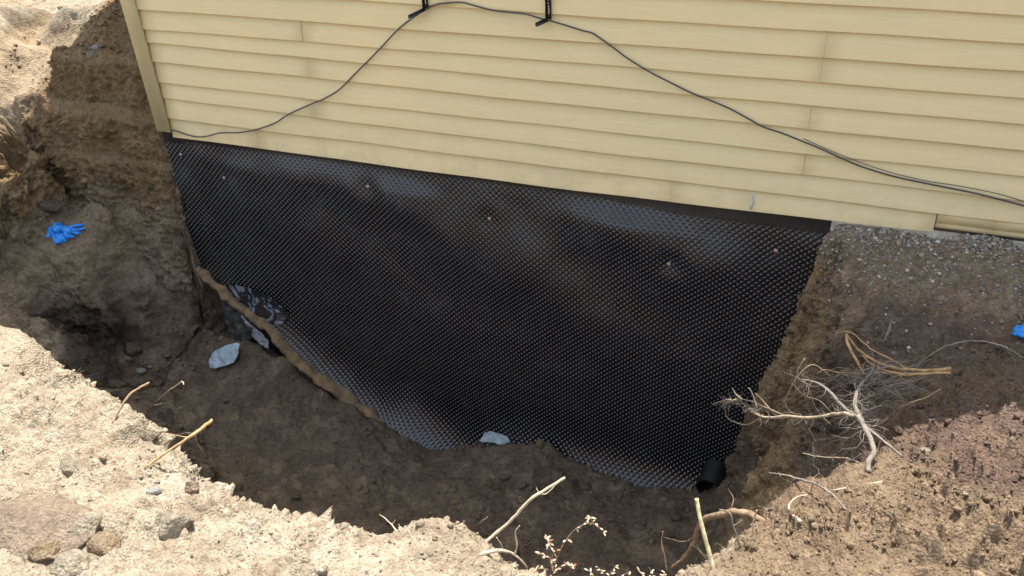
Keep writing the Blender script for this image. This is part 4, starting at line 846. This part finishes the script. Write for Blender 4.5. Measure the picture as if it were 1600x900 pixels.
film('film_strip', 'whitish torn film strip hanging right of the dark flap', 'film', [(372,486),(384,498),(396,510),(412,522),(419,532),(421,544),(408,538),(396,527),(390,512)], lambda x, y: -.11-.0012*(y-480), M_pal, .010, 3.5, 20)
g_ = gpix(350, 575); film('plastic_film', 'crumpled light blue plastic film lying on the pit floor at the left', 'film', [(328,577),(327,560),(334,549),(350,541),(366,534),(375,536),(374,550),(366,566),(352,571),(338,574)], lambda x, y: g_[1]-.02+(577-y)*.0028, M_blue, .014, 4, 11)
g2 = gpix(775, 697); film('plastic_film', 'small light blue plastic scrap against the foot of the membrane', 'film', [(750,689),(757,676),(768,673),(782,677),(793,682),(798,690),(786,694),(772,691)], lambda x, y: g2[1]-.01+(695-y)*.002, M_blue, .008, 3.5, 18)
# corrugated drain pipe
pc_ = W(1106, 765, -.20); ax = curve(np.array([pc_, pc_+(.01, .08, .008), pc_+(.015, .16, .014), pc_+(.02, .24, .02)]), 70); dr0 = .076
M_pipe = simple('black corrugated plastic', (.012, .012, .013), .5, .2, 30, spec=.4)
mb = MB(); ri = dr0*(1+.025*np.sin(np.arange(70)*1.25)); T0 = MB(); T0.tube(ax, ri, 28); Vp = np.vstack(T0.v); Qp = T0.q[0]
mb.add(Vp[:-2], Qp); T1 = MB(); T1.tube(ax, ri-.005, 28); Vi = np.vstack(T1.v)[:-2]; mb.add(Vi, T1.q[0][:, ::-1]); k_ = np.arange(28); mb.q.append(np.stack([k_, (k_+1) % 28, len(Vp)-2+(k_+1) % 28, len(Vp)-2+k_], -1))
top(mb.build('drain_pipe', M_pipe), 'dark open end of a black corrugated pipe half buried at the foot of the membrane', 'pipe')

# gloves -------------------------------------------------------------------
M_glove = simple('blue nitrile', (.02, .30, .86), .42, .15, 30, .25, 120, spec=.45, col2=(.012, .22, .72))
def glove(label, palm, strokes, lift=.026):
    mb = MB(); g0 = gpix(*palm[0])
    def q(x, y, l_=0): v = gpix(x, y); v[2] += lift+l_; return v
    for s_ in [palm]+strokes:
        wdt = s_[-1] if isinstance(s_[-1], float) else .028; pp = [v for v in s_ if not isinstance(v, float)]
        c_ = curve(np.array([q(x, y, .003*math.sin(x*.7)) for x, y in pp]), 14)
        r_ = wdt*1.4*np.array([.8]+[1]*11+[.85, .5]); mb.tube(c_-g0, r_, 12, 0, .62)
    me = mesh_np('glove', np.vstack(mb.v), [np.vstack(mb.q), np.vstack(mb.t)]); o = bpy.data.objects.new('glove', me); COL.objects.link(o); o.location = g0
    md = o.modifiers.new('r', 'REMESH'); md.mode = 'VOXEL'; md.voxel_size = .0022; md.use_smooth_shade = True
    dg = bpy.context.evaluated_depsgraph_get(); m2 = bpy.data.meshes.new_from_object(o.evaluated_get(dg)); o.modifiers.clear(); o.data = m2; m2.name = 'glove'
    V = np.empty(len(m2.vertices)*3, np.float32); m2.vertices.foreach_get('co', V); V = V.reshape(-1, 3).astype(float)
    Nv = np.empty(len(V)*3, np.float32); m2.vertex_normals.foreach_get('vector', Nv); Nv = Nv.reshape(-1, 3)
    V += Nv*((-np.abs(fbm(V+g0, 26., 3, .6))*.0035+.001)[:, None]); m2.vertices.foreach_set('co', V.astype(np.float32).ravel()); m2.update()
    m2.materials.clear(); m2.materials.append(M_glove); top(o, label, 'glove', 'discarded blue gloves'); return o
glove('blue glove left of a pair on the bench, fingers hanging downwards', [(86,358),(92,362),(99,366),.034], [[(84,357),(81,364),(78,372),(77,377),.0125], [(84,368),(88,376),(91,383),(92,387),.0125], [(92,370),(95,378),(98,385),.0125], [(98,370),(101,378),(106,382),.0125], [(86,355),(97,355),.016]])
glove('blue glove right of a pair on the bench, fingers fanned rightwards', [(101,362),(108,365),(116,366),.026], [[(110,361),(120,358),(132,356),.0115], [(112,364),(124,363),(135,362),.0115], [(112,367),(122,369),(128,370),.0115], [(108,369),(113,374),(118,376),.0115], [(103,368),(107,374),(110,377),.0115]])
glove('crumpled blue glove lying alone on dark soil at the right edge', [(1593,519),(1600,523),(1608,522),.030], [[(1592,520),(1589,524),(1592,529),.014], [(1596,526),(1592,531),(1600,534),.013], [(1600,528),(1608,534),(1618,533),.013], [(1586,530),(1580,529),.007], [(1604,518),(1616,514),(1625,516),.012]])
